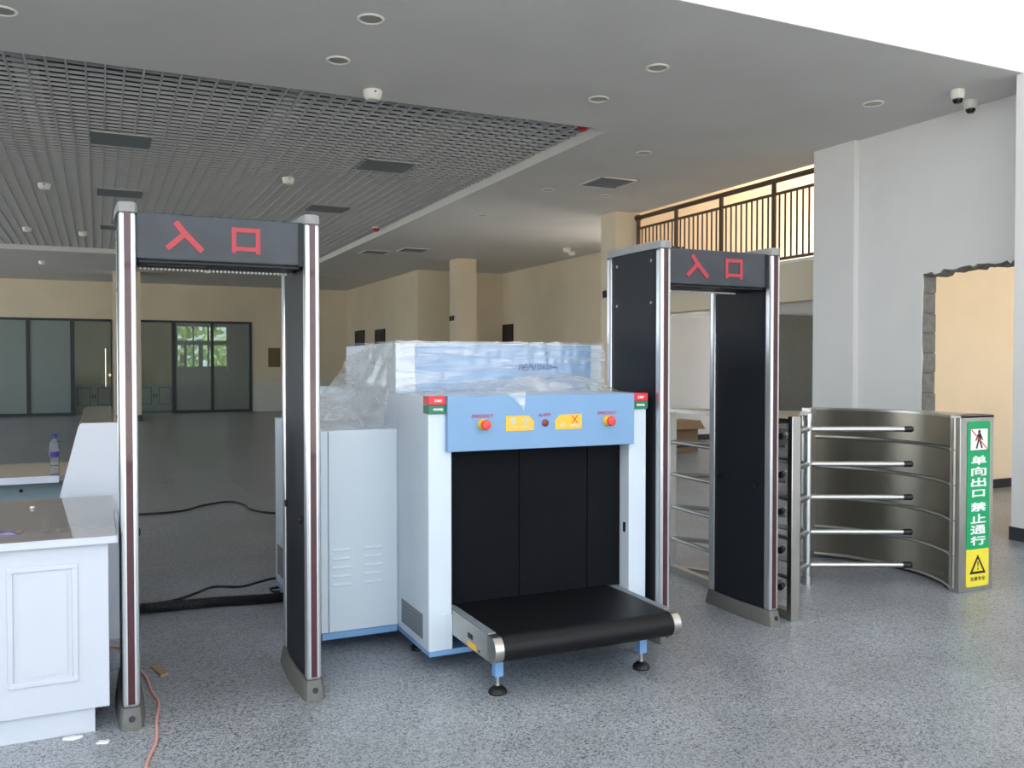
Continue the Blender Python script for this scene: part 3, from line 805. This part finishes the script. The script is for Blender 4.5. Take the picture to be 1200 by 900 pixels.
part('pictogram', MB().prism([(2.258, 1.184), (2.300, 1.184), (2.279, 1.205)], 'y', 4.2188, 4.2195).box(2.325, 2.380, 4.2188, 4.2195, 1.182, 1.192), 'decal_pale', dr, False)
# indicator lamps on the column heads
for xa, xb in ((X0 - 0.002, 1.612), (2.738, X1 + 0.002)):
    r_ = part('indicator_lamp', MB().box(xa, xb, 4.245, 4.335, 1.312, 1.357, 0.003), 'lamp_red', sc, label='red indicator block reading X-RAY')
    g_ = part('indicator_lamp', MB().box(xa, xb, 4.245, 4.335, 1.266, 1.3115, 0.003), 'lamp_green', sc, label='green indicator block reading POWER')
    cxm = (xa + xb) / 2
    part('lettering', text_mb('X-RAY', 0.040, 0.012, cxm + 0.004, 4.2438, 1.334, 0.0, 0.0006), 'print_white', r_, False)
    part('lettering', text_mb('POWER', 0.052, 0.012, cxm + 0.004, 4.2438, 1.289, 0.0, 0.0006), 'print_white', g_, False)
# tunnel curtain
nst = 5
for k in range(nst):
    a = 1.652 + k * (1.072 / nst)
    part('curtain_strip', MB().box(a, a + 1.072 / nst - 0.002, 4.352 + (k % 2) * 0.006, 4.362 + (k % 2) * 0.006, 0.249, 1.10), 'curtain_black', sc)
for xa, xb in ((1.649, 1.652), (2.724, 2.727)):
    part('tunnel_wall', MB().box(xa, xb, 4.37, 4.78, 0.24, 1.07), 'black_plastic', sc)
part('photo_sensor', MB().box(2.722, 2.728, 4.295, 4.315, 0.56, 0.615), 'black_plastic', sc)
part('cover_plate', MB().box(1.590, 1.649, 4.255, 4.262, 0.045, 0.225, 0.002), 'shell_white', sc)
# conveyor
cv = MB()
zc, rr_ = 0.183, 0.063
YF = 3.70
prof = [(4.77, zc + rr_)] + [(YF + rr_ - rr_ * math.sin(a), zc + rr_ * math.cos(a)) for a in [math.pi * i / 14 for i in range(15)]] + [(4.77, zc - rr_)]
cv.prism(prof, 'x', 1.694, 2.646)
belt = part('conveyor_belt', cv, 'belt_black', sc)
for xa, xb, sgn in ((1.650, 1.693, -1), (2.647, 2.690, 1)):
    pr = [(4.34, 0.242)] + [(3.80, 0.242), (3.80, 0.118), (4.34, 0.118)]
    fr_ = part('side_frame', MB().prism(pr, 'x', xa, xb), 'steel_frame', sc)
    r2 = 0.0625
    cp = [(3.80, zc + r2)] + [(YF + 0.002 + r2 - r2 * math.sin(a), zc + r2 * math.cos(a)) for a in [math.pi * i / 12 for i in range(13)]] + [(3.80, zc - r2)]
    part('roller_cap', MB().prism(cp, 'x', xa - 0.001, xb + 0.001), 'steel', sc)
    part('belt_guide', MB().box(xa + 0.002, xb - 0.001, 3.80, 4.34, 0.242, 0.250, 0.002), 'vent_grey', fr_)
    if sgn < 0:
        part('slot', MB().box(1.648, 1.651, 3.985, 4.045, 0.165, 0.190), 'black_plastic', fr_)
        part('sticker', MB().box(1.648, 1.651, 3.935, 4.04, 0.122, 0.150), 'decal_yellow', fr_)
        part('bolt', MB().lathe((1.651, 3.90, 0.135), (-1, 0, 0), [(0.006, 0), (0.006, 0.004)], 10), 'black_plastic', fr_)
for lx in (1.735, 2.558):
    ly = 3.874
    lg = part('leg', MB().box(lx - 0.021, lx + 0.021, ly - 0.021, ly + 0.021, FZ + 0.085, 0.122), 'plinth_blue', sc)
    part('gusset', MB().prism([(lx - 0.055, 0.122), (lx + 0.055, 0.122), (lx + 0.021, 0.075), (lx - 0.021, 0.075)], 'y', ly - 0.011, ly + 0.011), 'plinth_blue', lg)
    part('bolt', MB().cyl((lx, ly, FZ + 0.03), (lx, ly, FZ + 0.09), 0.009, n=12).cyl((lx, ly, FZ + 0.034), (lx, ly, FZ + 0.046), 0.015, n=6), 'steel', lg)
    part('rubber_foot', MB().lathe((lx, ly, FZ), (0, 0, 1), [(0.044, 0), (0.046, 0.008), (0.040, 0.022), (0.022, 0.036), (0.012, 0.040)], 22), 'black_plastic', lg)

# ---- plastic film over the top of the scanner
def fnoise(x, y, z, s): return noise.fractal(Vector((x, y, z)) * s, 0.9, 2.0, 4)
fw_ = thing('plastic_film', (2.19, 5.3, 1.36), 'crumpled clear plastic film wrapped over the top of the scanner', 'plastic film')
fw_.location = (2.0915, 5.0615, 1.36 * SS + SH); fw_.scale = (SS, SS, SS)
def sheet(fun, nu, nv):
    mb = MB(); vs = []; fs = []
    for i in range(nu + 1):
        for j in range(nv + 1): vs.append(fun(i / nu, j / nv))
    for i in range(nu):
        for j in range(nv):
            a = i * (nv + 1) + j; fs.append((a, a + 1, a + nv + 2, a + nv + 1))
    return mb.add(vs, fs)
# wrap: over top and down the front
def wrap_front(u, v):
    x = 1.512 + u * 1.364
    L = v * 0.9
    w = 0.006 * fnoise(x * 1.3, L * 5, 3.1, 3.0) + 0.004 * math.sin(x * 40 + 6 * fnoise(x, L, 0, 2))
    if L < 0.27: return (x, 4.783 - abs(w) - 0.002, 1.375 + L)
    return (x, 4.783 + (L - 0.27) * 1.78, 1.650 + abs(w) * 1.2)
part('wrap_sheet', sheet(wrap_front, 90, 40), 'film_wrap', fw_)
# bunched film along the bottom of the front face
def skirt(u, v):
    x = 1.53 + u * 1.25
    hp = [(0, 0.012), (0.12, 0.016), (0.25, 0.035), (0.38, 0.055), (0.5, 0.062), (0.62, 0.078), (0.75, 0.082), (0.88, 0.075), (0.97, 0.045), (1.0, 0.012)]
    h = 0.012
    for (a0, b0), (a1, b1) in zip(hp[:-1], hp[1:]):
        if a0 <= u <= a1: h = b0 + (b1 - b0) * (u - a0) / (a1 - a0)
    h *= 1 + 0.30 * fnoise(x, 1.3, 0.2, 2.6)
    y = 4.778 - 0.36 * v * (1 + 0.12 * fnoise(x, 0.5, 3, 3.0))
    env = math.sin(math.pi * min(1, v * 0.88 + 0.22)) ** 0.8 if v * 0.88 + 0.22 < 1 else 0
    fold = 0.10 * abs(math.sin(x * 19 + v * 5 + 3 * fnoise(x, v, 2, 1.6))) + 0.20 * fnoise(x * 1.5, v * 0.8, 5, 2.6)
    return (x, y, 1.365 + max(0.002, h * env * (1 + fold)))
part('bunched_edge', sheet(skirt, 110, 26), 'film_crumple', fw_)
# pointed flap hanging over the blue panel
def flap(u, v):
    # a tapering tongue that ends in a point over the edge of the blue panel
    xa, xb = 1.86 + 0.165 * v, 2.06 - 0.02 * v
    x = xa + (xb - xa) * u
    L = v * 0.19
    w = 0.004 * fnoise(x, L, 1, 9)
    if L < 0.09: return (x, 4.30 - L, 1.372 + abs(w))
    return (x, 4.212 - abs(w), 1.372 - (L - 0.09) * (1 - 0.25 * (1 - u)))
part('loose_flap', sheet(flap, 14, 18), 'film_crumple', fw_)
# film hanging down the left side onto the cabinet
def drape(u, v):
    y = 4.80 + u * 1.09
    s = v
    ztop = 1.645 - (0.075 * ((u - 0.45) / 0.55) ** 0.6 if u > 0.45 else 0)
    if s < 0.5:
        k = s / 0.5
        z = ztop + (1.40 - ztop) * k
        x = 1.508 - 0.012 * k - 0.06 * k * k * u
    else:
        k = (s - 0.5) / 0.5
        z = 1.40 - (1.40 - 1.166) * (k ** (0.9 - 0.2 * u))
        x = 1.496 - 0.06 * u - (0.05 + 0.33 * min(1, u * 1.5)) * k
    amp = 0.005 + 0.028 * s * min(1, 0.3 + u)
    crease = abs(math.sin(7 * y + 9 * z + 2.5 * fnoise(y, z, 1, 1.5)))
    x -= amp * (0.9 * crease + 0.5 * abs(fnoise(0.4, y, z * 1.5, 2.5)))
    z += amp * 0.5 * fnoise(y, z, 3, 3) * (1 if s > 0.5 else 0.15)
    return (max(1.09, x), y + 0.25 * amp * fnoise(x, z, y, 4), max(1.163, z))
part('side_drape', sheet(drape, 70, 60), 'film_crumple', fw_)
def pile(u, v):
    x = 1.095 + 0.32 * u; y = 4.86 + 0.9 * v
    e = math.sin(math.pi * u) ** 0.6 * math.sin(math.pi * v) ** 0.6
    crease = abs(math.sin(11 * x + 8 * y + 3 * fnoise(x, y, 2, 1.4)))
    z = 1.163 + e * (0.025 + 0.09 * v + 0.05 * crease + 0.05 * abs(fnoise(x, y, 1, 3)))
    return (x + 0.02 * e * fnoise(x, y, 6, 4), y, max(1.162, z))
part('crumpled_pile', sheet(pile, 40, 60), 'film_crumple', fw_)
# handwritten marker note on the film
ink = MB()
def pen(pts, ox, oz, sx=1.0):
    for a, b in zip(pts[:-1], pts[1:]):
        ink.stroke((ox + a[0] * sx, oz + a[1]), (ox + b[0] * sx, oz + b[1]), 0.0032, 4.766, 0.001)
h = 0.034
GL = {'1': [(0.008, 0), (0.012, h)], '4': [(0.014, h), (0, 0.014), (0.022, 0.016), (0.018, 0.024), (0.014, -0.004)],
      '日': [(0, 0), (0.003, h), (0.02, h), (0.018, 0), (0, 0.002), (0.001, 0.018), (0.018, 0.018)], '/': [(0, -0.004), (0.014, h)],
      '9': [(0.018, 0.026), (0.008, h), (0.001, 0.024), (0.008, 0.016), (0.018, 0.024), (0.014, -0.002)],
      '2': [(0, 0.024), (0.008, 0.03), (0.015, 0.022), (0.001, 0.002), (0.018, 0.004)], '0': [(0.008, 0.026), (0.001, 0.012), (0.006, 0.002), (0.014, 0.008), (0.013, 0.022), (0.008, 0.026)],
      '~': [(0, 0.006), (0.004, 0.018), (0.010, 0.006), (0.014, 0.016), (0.022, 0.014), (0.03, 0.004), (0.034, 0.012)]}
ox = 2.268
for k, ch in enumerate('14日/9/12020~'):
    pen(GL[ch], ox, 1.484 + k * 0.0006)
    ox += {'1': 0.018, '/': 0.016, '~': 0.036}.get(ch, 0.024)
part('marker_note', ink, 'marker_ink', fw_, False, 'handwritten marker scribble')

# ================================================================== TURNSTILE
PX, PY_ = 4.43, 4.65
ts = thing('turnstile', (PX, PY_, 0), 'stainless steel one-way turnstile with curved shield and five-bar arms', 'turnstile')
pole = part('rotor_pole', MB().cyl((PX, PY_, 0.04), (PX, PY_, 1.16), 0.028, n=20).lathe((PX, PY_, 0), (0, 0, 1), [(0.036, 0), (0.036, 0.06)], 20).lathe((PX, PY_, 1.13), (0, 0, 1), [(0.034, 0), (0.034, 0.05), (0.026, 0.06)], 20), 'steel_arm', ts)
ARMZ = (0.132, 0.361, 0.602, 0.832, 1.073)
for ang in (-25.06, 94.94, 213.5):
    ca, sa = math.cos(R(ang)), math.sin(R(ang))
    for z in ARMZ:
        a = part('arm', MB().cyl((PX + ca * 0.02, PY_ + sa * 0.02, z), (PX + ca * 0.665, PY_ + sa * 0.665, z), 0.019, n=14), 'steel_arm', ts)
        part('end_cap', MB().lathe((PX + ca * 0.66, PY_ + sa * 0.66, z), (ca, sa, 0), [(0.021, 0), (0.022, 0.055), (0.016, 0.064)], 14), 'black_plastic', a)
# curved shield on the right
RA = 0.92
def arc(r, a0, a1, n): return [(PX + r * math.cos(R(a0 + (a1 - a0) * i / n)), PY_ + r * math.sin(R(a0 + (a1 - a0) * i / n))) for i in range(n + 1)]
A0, A1 = -40.0, 43.0
RZ = (0.03, 0.246, 0.48, 0.717, 0.952, 1.17)
for z0, z1 in zip(RZ[:-1], RZ[1:]):
    inn = arc(RA, A0, A1, 24); out_ = arc(RA + 0.012, A0, A1, 24)[::-1]
    part('curved_panel', MB().prism(inn + out_, 'z', z0 + 0.004, z1 - 0.004), 'steel_sheet', ts)
for z in RZ[:-1]:
    part('curved_rib', MB().tube([(p[0], p[1], z) for p in arc(RA - 0.004, A0 + 2.5, A1, 24)], 0.013, 8), 'steel_arm', ts)
topi = arc(RA - 0.02, A0, A1, 24)
part('shield_top', MB().prism(topi + [(5.13, 5.36), (5.42, 4.9), (5.475, 4.4), (5.475, 4.02), (5.15, 4.02)], 'z', 1.165, 1.182), 'steel', ts)
part('shield_back', MB().prism([(5.12, 5.33), (5.13, 5.36), (5.42, 4.9), (5.475, 4.4), (5.475, 4.06), (5.46, 4.06), (5.46, 4.4), (5.405, 4.89)], 'z', 0.0, 1.165), 'steel_sheet', ts)
eb = part('end_box', MB().box(5.148, 5.475, 4.02, 4.10, 0.0, 1.182, 0.004), 'steel', ts)
part('far_post', MB().box(5.04, 5.13, 5.27, 5.36, 0, 1.18, 0.004), 'steel', ts)
def rrect(xa, xb, za, zb, r, top=True, bot=True, n=5):
    pts = []
    def c(cx, cz, a0): return [(cx + r * math.cos(R(a0 + 90 * i / n)), cz + r * math.sin(R(a0 + 90 * i / n))) for i in range(n + 1)]
    pts += c(xb - r, zb - r, 0) + c(xa + r, zb - r, 90) if top else [(xb, zb), (xa, zb)]
    pts += c(xa + r, za + r, 180) + c(xb - r, za + r, 270) if bot else [(xa, za), (xb, za)]
    return pts
st = part('sign_sticker', MB().prism(rrect(5.215, 5.434, 0.284, 1.141, 0.018, True, False), 'y', 4.0165, 4.0195), 'sticker_green', ts, False, 'green sticker with white characters')
sy = part('warning_sticker', MB().prism(rrect(5.215, 5.434, 0.032, 0.2835, 0.018, False, True), 'y', 4.0165, 4.0195), 'sticker_yellow', ts, False, 'yellow warning sticker')
for ch, zz in zip('单向出口禁止通行', (0.880, 0.806, 0.732, 0.658, 0.567, 0.488, 0.414, 0.340)):
    wch, hch = {'口': (0.125, 0.050)}.get(ch, (0.150, 0.062))
    part('character', text_mb(ch, wch - 0.008, hch - 0.005, 5.325, 4.0155, zz, 0.0, 0.0036), 'print_white', st, False)
pg = part('pictogram_square', MB().box(5.242, 5.408, 4.0150, 4.0166, 0.948, 1.090), 'print_white', st, False)
part('pictogram_border', MB().box(5.239, 5.411, 4.0154, 4.0164, 1.090, 1.0935).box(5.239, 5.411, 4.0154, 4.0164, 0.9445, .948).box(5.239, 5.242, 4.0154, 4.0164, .948, 1.09).box(5.408, 5.411, 4.0154, 4.0164, .948, 1.09), 'print_black', st, False)
pm = MB()
pm.lathe((5.325, 4.0148, 1.070), (0, -1, 0), [(0.013, 0), (0.013, 0.0006)], 14)
pm.stroke((5.325, 1.058), (5.325, 1.010), 0.034, 4.0142, 0.0006).stroke((5.314, 1.052), (5.290, 1.010), 0.011, 4.0142, 0.0006).stroke((5.336, 1.052), (5.358, 1.014), 0.011, 4.0142, 0.0006)
pm.stroke((5.318, 1.014), (5.298, 0.958), 0.014, 4.0140, 0.0006).stroke((5.330, 1.014), (5.352, 0.960), 0.014, 4.0140, 0.0006)
part('walking_figure', pm, 'print_black', st, False)
part('slash', MB().stroke((5.246, 1.086), (5.404, 0.952), 0.008, 4.0134, 0.0006), 'slash_red', st, False)
part('triangle', MB().prism([(5.246, 0.118), (5.404, 0.118), (5.325, 0.246)], 'y', 4.0150, 4.0166), 'print_black', sy, False)
part('triangle_field', MB().prism([(5.274, 0.134), (5.376, 0.134), (5.325, 0.216)], 'y', 4.0144, 4.0151), 'sticker_yellow', sy, False)
part('exclamation_mark', MB().prism([(5.319, 0.198), (5.331, 0.198), (5.327, 0.160), (5.323, 0.160)], 'y', 4.0138, 4.0145).lathe((5.325, 4.0145, 0.149), (0, -1, 0), [(0.006, 0), (0.006, 0.0007)], 12), 'print_black', sy, False)
for n_, ch in enumerate('注意安全'):
    part('character', text_mb(ch, 0.032, 0.026, 5.271 + n_ * 0.037, 4.0155, 0.085, 0.0, 0.0008), 'print_black', sy, False)
# fixed cage on the left: uprights, chord bars, comb bars towards the pole
NU, FU, AP = (3.72, 4.02), (3.80, 5.37), (4.28, 4.70)
part('near_upright', MB().box(3.686, 3.752, 3.995, 4.035, 0.0, 1.213, 0.004), 'steel', ts)
part('far_upright', MB().box(3.77, 3.83, 5.34, 5.40, 0, 1.20, 0.004), 'steel', ts)
part('cage_top', MB().prism([(3.688, 4.03), (3.752, 4.03), (4.33, 4.62), (4.40, 4.62), (4.40, 4.69), (4.33, 4.74), (3.83, 5.40), (3.77, 5.40)], 'z', 1.172, 1.198), 'steel', ts)
for z in (0.246, 0.48, 0.717, 0.952):
    part('fixed_bar', MB().cyl((NU[0], NU[1], z), (FU[0], FU[1], z), 0.014, n=10), 'steel_arm', ts)
    part('comb_bar', MB().cyl((FU[0], FU[1], z), (AP[0], AP[1], z), 0.016, n=10), 'steel_arm', ts)
    part('comb_bar', MB().cyl((NU[0], NU[1], z), (AP[0], AP[1] - 0.04, z), 0.014, n=10), 'steel_arm', ts)
part('floor_rail', MB().prism([(3.70, 4.03), (3.75, 4.03), (3.83, 5.36), (3.78, 5.36)], 'z', 0, 0.05), 'steel', ts)
part('floor_rail', MB().prism([(3.80, 5.40), (3.85, 5.42), (4.31, 4.74), (4.27, 4.70)], 'z', 0, 0.03), 'steel', ts)
part('floor_plate', MB().prism([(3.76, 4.05), (3.80, 4.05), (3.88, 5.20), (3.83, 5.20)], 'z', 0, 0.012), 'steel', ts)

# ================================================================== RECEPTION COUNTER
rc = thing('reception_counter', (-0.9, 4.6, 0), 'white reception counter with raised panel front and stone top', 'counter')
body = part('body', MB().box(-2.2, 0.012, 4.012, 5.19, 0.105, 0.788), 'desk_white', rc)
for x0 in (-0.418, -0.868, -1.318):
    fr0 = part('front_panel', MB().box(x0, x0 + 0.446, 3.994, 4.013, 0.105, 0.788, 0.004), 'desk_white', rc)
    a, b, c, d = x0 + 0.078, x0 + 0.332, 0.228, 0.712
    part('panel_moulding', MB().box(a, b, 3.986, 3.996, c, c + 0.022, 0.004).box(a, b, 3.986, 3.996, d - 0.022, d, 0.004).box(a, a + 0.022, 3.986, 3.996, c + .02, d - .02, 0.004).box(b - 0.022, b, 3.986, 3.996, c + .02, d - .02, 0.004), 'desk_white', fr0)
    part('raised_field', MB().prism([(a + 0.04, c + 0.04), (b - 0.04, c + 0.04), (b - 0.04, d - 0.04), (a + 0.04, d - 0.04)], 'y', 3.990, 3.996), 'desk_white', fr0)
part('plinth', MB().box(-2.2, -0.028, 4.02, 5.15, 0, 0.107), 'desk_white', rc)
part('stone_top', MB().box(-2.25, 0.061, 3.965, 5.19, 0.789, 0.819, 0.004), 'desk_stone', rc, label='glossy grey stone slab')
part('edge_band', MB().box(-2.25, 0.0615, 3.962, 3.968, 0.787, 0.817, 0.001).box(0.058, 0.0635, 3.962, 5.19, 0.787, 0.817, 0.001), 'desk_white', rc)
# raised desk front and far arm
rd = thing('reception_desk', (0, 6.3, 0), 'tall white desk end with slanted inner side behind the counter', 'desk')
prof = [(0.104, 0), (0.104, 1.16), (0.100, 1.185), (0.088, 1.198), (-0.086, 1.198), (-0.100, 1.190), (-0.108, 1.170), (-0.200, 0.80), (-0.200, 0)]
part('end_panel', MB().prism(prof, 'y', 5.34, 5.37), 'desk_white', rd)
p2 = [(x - (0.004 if x > 0 else -0.004), z - (0.004 if z > 0.9 else 0)) for x, z in prof]
part('front_body', MB().prism(p2, 'y', 5.37, 7.38), 'desk_white', rd)
part('ledge', MB().box(-0.098, 0.095, 5.372, 7.40, 1.190, 1.2), 'desk_stone', rd)
part('end_panel', MB().prism(prof, 'y', 7.38, 7.41), 'desk_white', rd)
part('work_top', MB().box(-2.3, -0.150, 6.42, 7.30, 0.765, 0.80, 0.004), 'desk_stone', rd)
part('work_top_edge', MB().box(-2.3, -0.24, 6.405, 6.421, 0.755, 0.80, 0.003), 'desk_white', rd)
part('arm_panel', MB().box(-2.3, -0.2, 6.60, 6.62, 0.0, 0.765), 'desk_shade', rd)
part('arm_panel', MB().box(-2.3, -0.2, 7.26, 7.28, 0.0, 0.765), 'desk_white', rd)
part('cable_hole', MB().cyl((-0.47, 6.597, 0.69), (-0.47, 6.601, 0.69), 0.012, n=12), 'black_plastic', rd)
bt = thing('water_bottle', (-0.292, 7.06, 0.80), 'small clear water bottle with purple cap behind the tall desk end', 'bottle')
bx, by, bz = -0.292, 7.06, 0.80
part('bottle_body', MB().lathe((bx, by, bz), (0, 0, 1), [(0.026, 0), (0.031, 0.006), (0.031, 0.06), (0.028, 0.075), (0.031, 0.09), (0.031, 0.15), (0.022, 0.178), (0.013, 0.19), (0.013, 0.196)], 20), 'bottle_clear', bt)
part('bottle_label', MB().lathe((bx, by, bz), (0, 0, 1), [(0.0316, 0.062), (0.0318, 0.066), (0.0318, 0.098), (0.0316, 0.10)], 20), 'bottle_purple', bt)
part('cap', MB().lathe((bx, by, bz), (0, 0, 1), [(0.018, 0.196), (0.019, 0.2), (0.019, 0.218), (0.016, 0.222)], 18), 'bottle_purple', bt)

# ================================================================== SMALL THINGS ON THE FLOOR
def smooth_path(pts, z, n=8):
    out = []
    P = [pts[0]] + pts + [pts[-1]]
    for i in range(1, len(P) - 2):
        for k in range(n):
            t = k / n
            q = [0.5 * ((2 * P[i][c]) + (-P[i - 1][c] + P[i + 1][c]) * t + (2 * P[i - 1][c] - 5 * P[i][c] + 4 * P[i + 1][c] - P[i + 2][c]) * t * t + (-P[i - 1][c] + 3 * P[i][c] - 3 * P[i + 1][c] + P[i + 2][c]) * t ** 3) for c in (0, 1)]
            out.append((q[0], q[1], z))
    out.append((pts[-1][0], pts[-1][1], z))
    return out
pc = smooth_path([(0.14, 5.82), (0.22, 5.80), (0.63, 5.77), (0.9, 5.72), (1.09, 5.70), (1.4, 5.68)], 0.033, 60)
solid('corrugated_conduit', MB().tube(pc, 0.03, 10, lambda i: 0.0325 if i % 2 else 0.0295), 'cable_black', 'thick black corrugated conduit lying on the floor behind the nearer gate', 'conduit')
solid('black_cable', MB().tube(smooth_path([(0.12, 6.02), (0.22, 5.99), (0.42, 6.02), (0.57, 6.15), (0.69, 6.27), (0.86, 6.20), (1.0, 6.28), (1.13, 6.34), (1.4, 6.3)], 0.008), 0.008, 6), 'cable_black', 'thin black cable wandering along the conduit', 'cable')
solid('black_cable', MB().tube(smooth_path([(1.08, 5.95), (1.04, 5.97), (1.03, 6.03), (1.06, 6.07), (1.3, 6.1)], 0.007), 0.007, 6), 'cable_black', 'short black cable loop beside the scanner cabinet', 'cable')
solid('floor_wire', MB().tube(smooth_path([(-0.3, 9.7), (0.37, 9.62), (0.75, 9.66), (1.0, 9.95), (1.28, 10.1), (1.40, 9.8), (1.42, 9.45), (1.62, 9.1), (2.0, 9.05)], 0.01), 0.011, 6), 'cable_black', 'dark wire on the floor farther back across the hall', 'cable')
solid('orange_cord', MB().tube(smooth_path([(-0.1, 5.22), (0.08, 5.16), (0.12, 4.9), (0.19, 4.62), (0.205, 4.40), (0.228, 4.22), (0.208, 4.02), (0.195, 3.80), (0.15, 3.58), (0.13, 3.3), (0.16, 2.9)], 0.006), 0.006, 7), 'cable_orange', 'salmon orange cord on the floor beside the nearer gate foot', 'cord')
cq = [(0.217, 4.771), (0.247, 4.767), (0.293, 4.607), (0.258, 4.576)]
cs = MB().loft([[(x, y, 0.0003) for x, y in cq], [(x, y, 0.004 + 0.003 * k) for k, (x, y) in enumerate(cq)]])
solid('cardboard_scrap', cs, 'cardboard', 'brown cardboard strip on the floor inside the nearer gate', 'scrap', smooth=False)
def scrap(cx, cy, s, seed, label):
    rr = random.Random(seed); n = 9
    pts = [(cx + s * rr.uniform(0.5, 1) * math.cos(2 * math.pi * i / n), cy + 0.6 * s * rr.uniform(0.5, 1) * math.sin(2 * math.pi * i / n)) for i in range(n)]
    mb = MB().loft([[(x, y, 0.0005) for x, y in pts], [(cx + (x - cx) * 0.9, cy + (y - cy) * 0.9, 0.004 + rr.uniform(0, 0.008)) for x, y in pts]])
    solid('paper_scrap', mb, 'paper_white', label, 'scrap', 'paper scraps')
scrap(0.005, 3.88, 0.035, 1, 'torn white paper scrap in front of the nearer gate foot')
scrap(-0.115, 3.98, 0.045, 2, 'white paper scrap against the counter plinth')
cz = 0.8195
rr = random.Random(5)
pts = [(-0.345 + 0.05 * rr.uniform(0.5, 1) * math.cos(k * 0.785), 4.16 + 0.03 * rr.uniform(0.5, 1) * math.sin(k * 0.785)) for k in range(8)]
solid('plastic_wrapper', MB().loft([[(x, y, cz) for x, y in pts], [(-0.345 + (x + 0.345) * 0.8, 4.16 + (y - 4.16) * 0.8, cz + rr.uniform(0.004, 0.016)) for x, y in pts]]), 'wrapper_violet', 'small crumpled violet wrapper on the stone counter top', 'wrapper')
solid('paper_pellet', MB().lathe((-0.30, 4.86, cz), (0, 0, 1), [(0.008, 0), (0.012, 0.004), (0.009, 0.010), (0.002, 0.012)], 9), 'paper_white', 'tiny white paper pellet on the stone counter top', 'scrap')
# cardboard box
bxr = thing('cardboard_box', (9.15, 12.9, 0), 'brown cardboard box with open flap under the upper floor', 'box')
part('carton', MB().box(8.72, 9.50, 12.62, 13.2, 0, 0.53), 'cardboard', bxr)
part('flap', MB().prism([(12.60, 0.53), (12.46, 0.40), (12.455, 0.405), (12.60, 0.545)], 'x', 8.72, 9.53), 'cardboard', bxr)
part('flap', MB().prism([(9.50, 0.53), (9.60, 0.42), (9.605, 0.425), (9.505, 0.54)], 'y', 12.62, 13.2), 'cardboard', bxr)
part('print_mark', MB().box(8.80, 8.98, 12.616, 12.62, 0.27, 0.275).box(8.80, 8.805, 12.616, 12.62, .27, .45).box(8.975, 8.98, 12.616, 12.62, .27, .45), 'cardboard_print', bxr)
part('print_line', MB().box(8.78, 9.42, 12.616, 12.62, 0.08, 0.105).box(8.9, 9.0, 12.616, 12.62, .20, .212), 'cardboard_print', bxr)
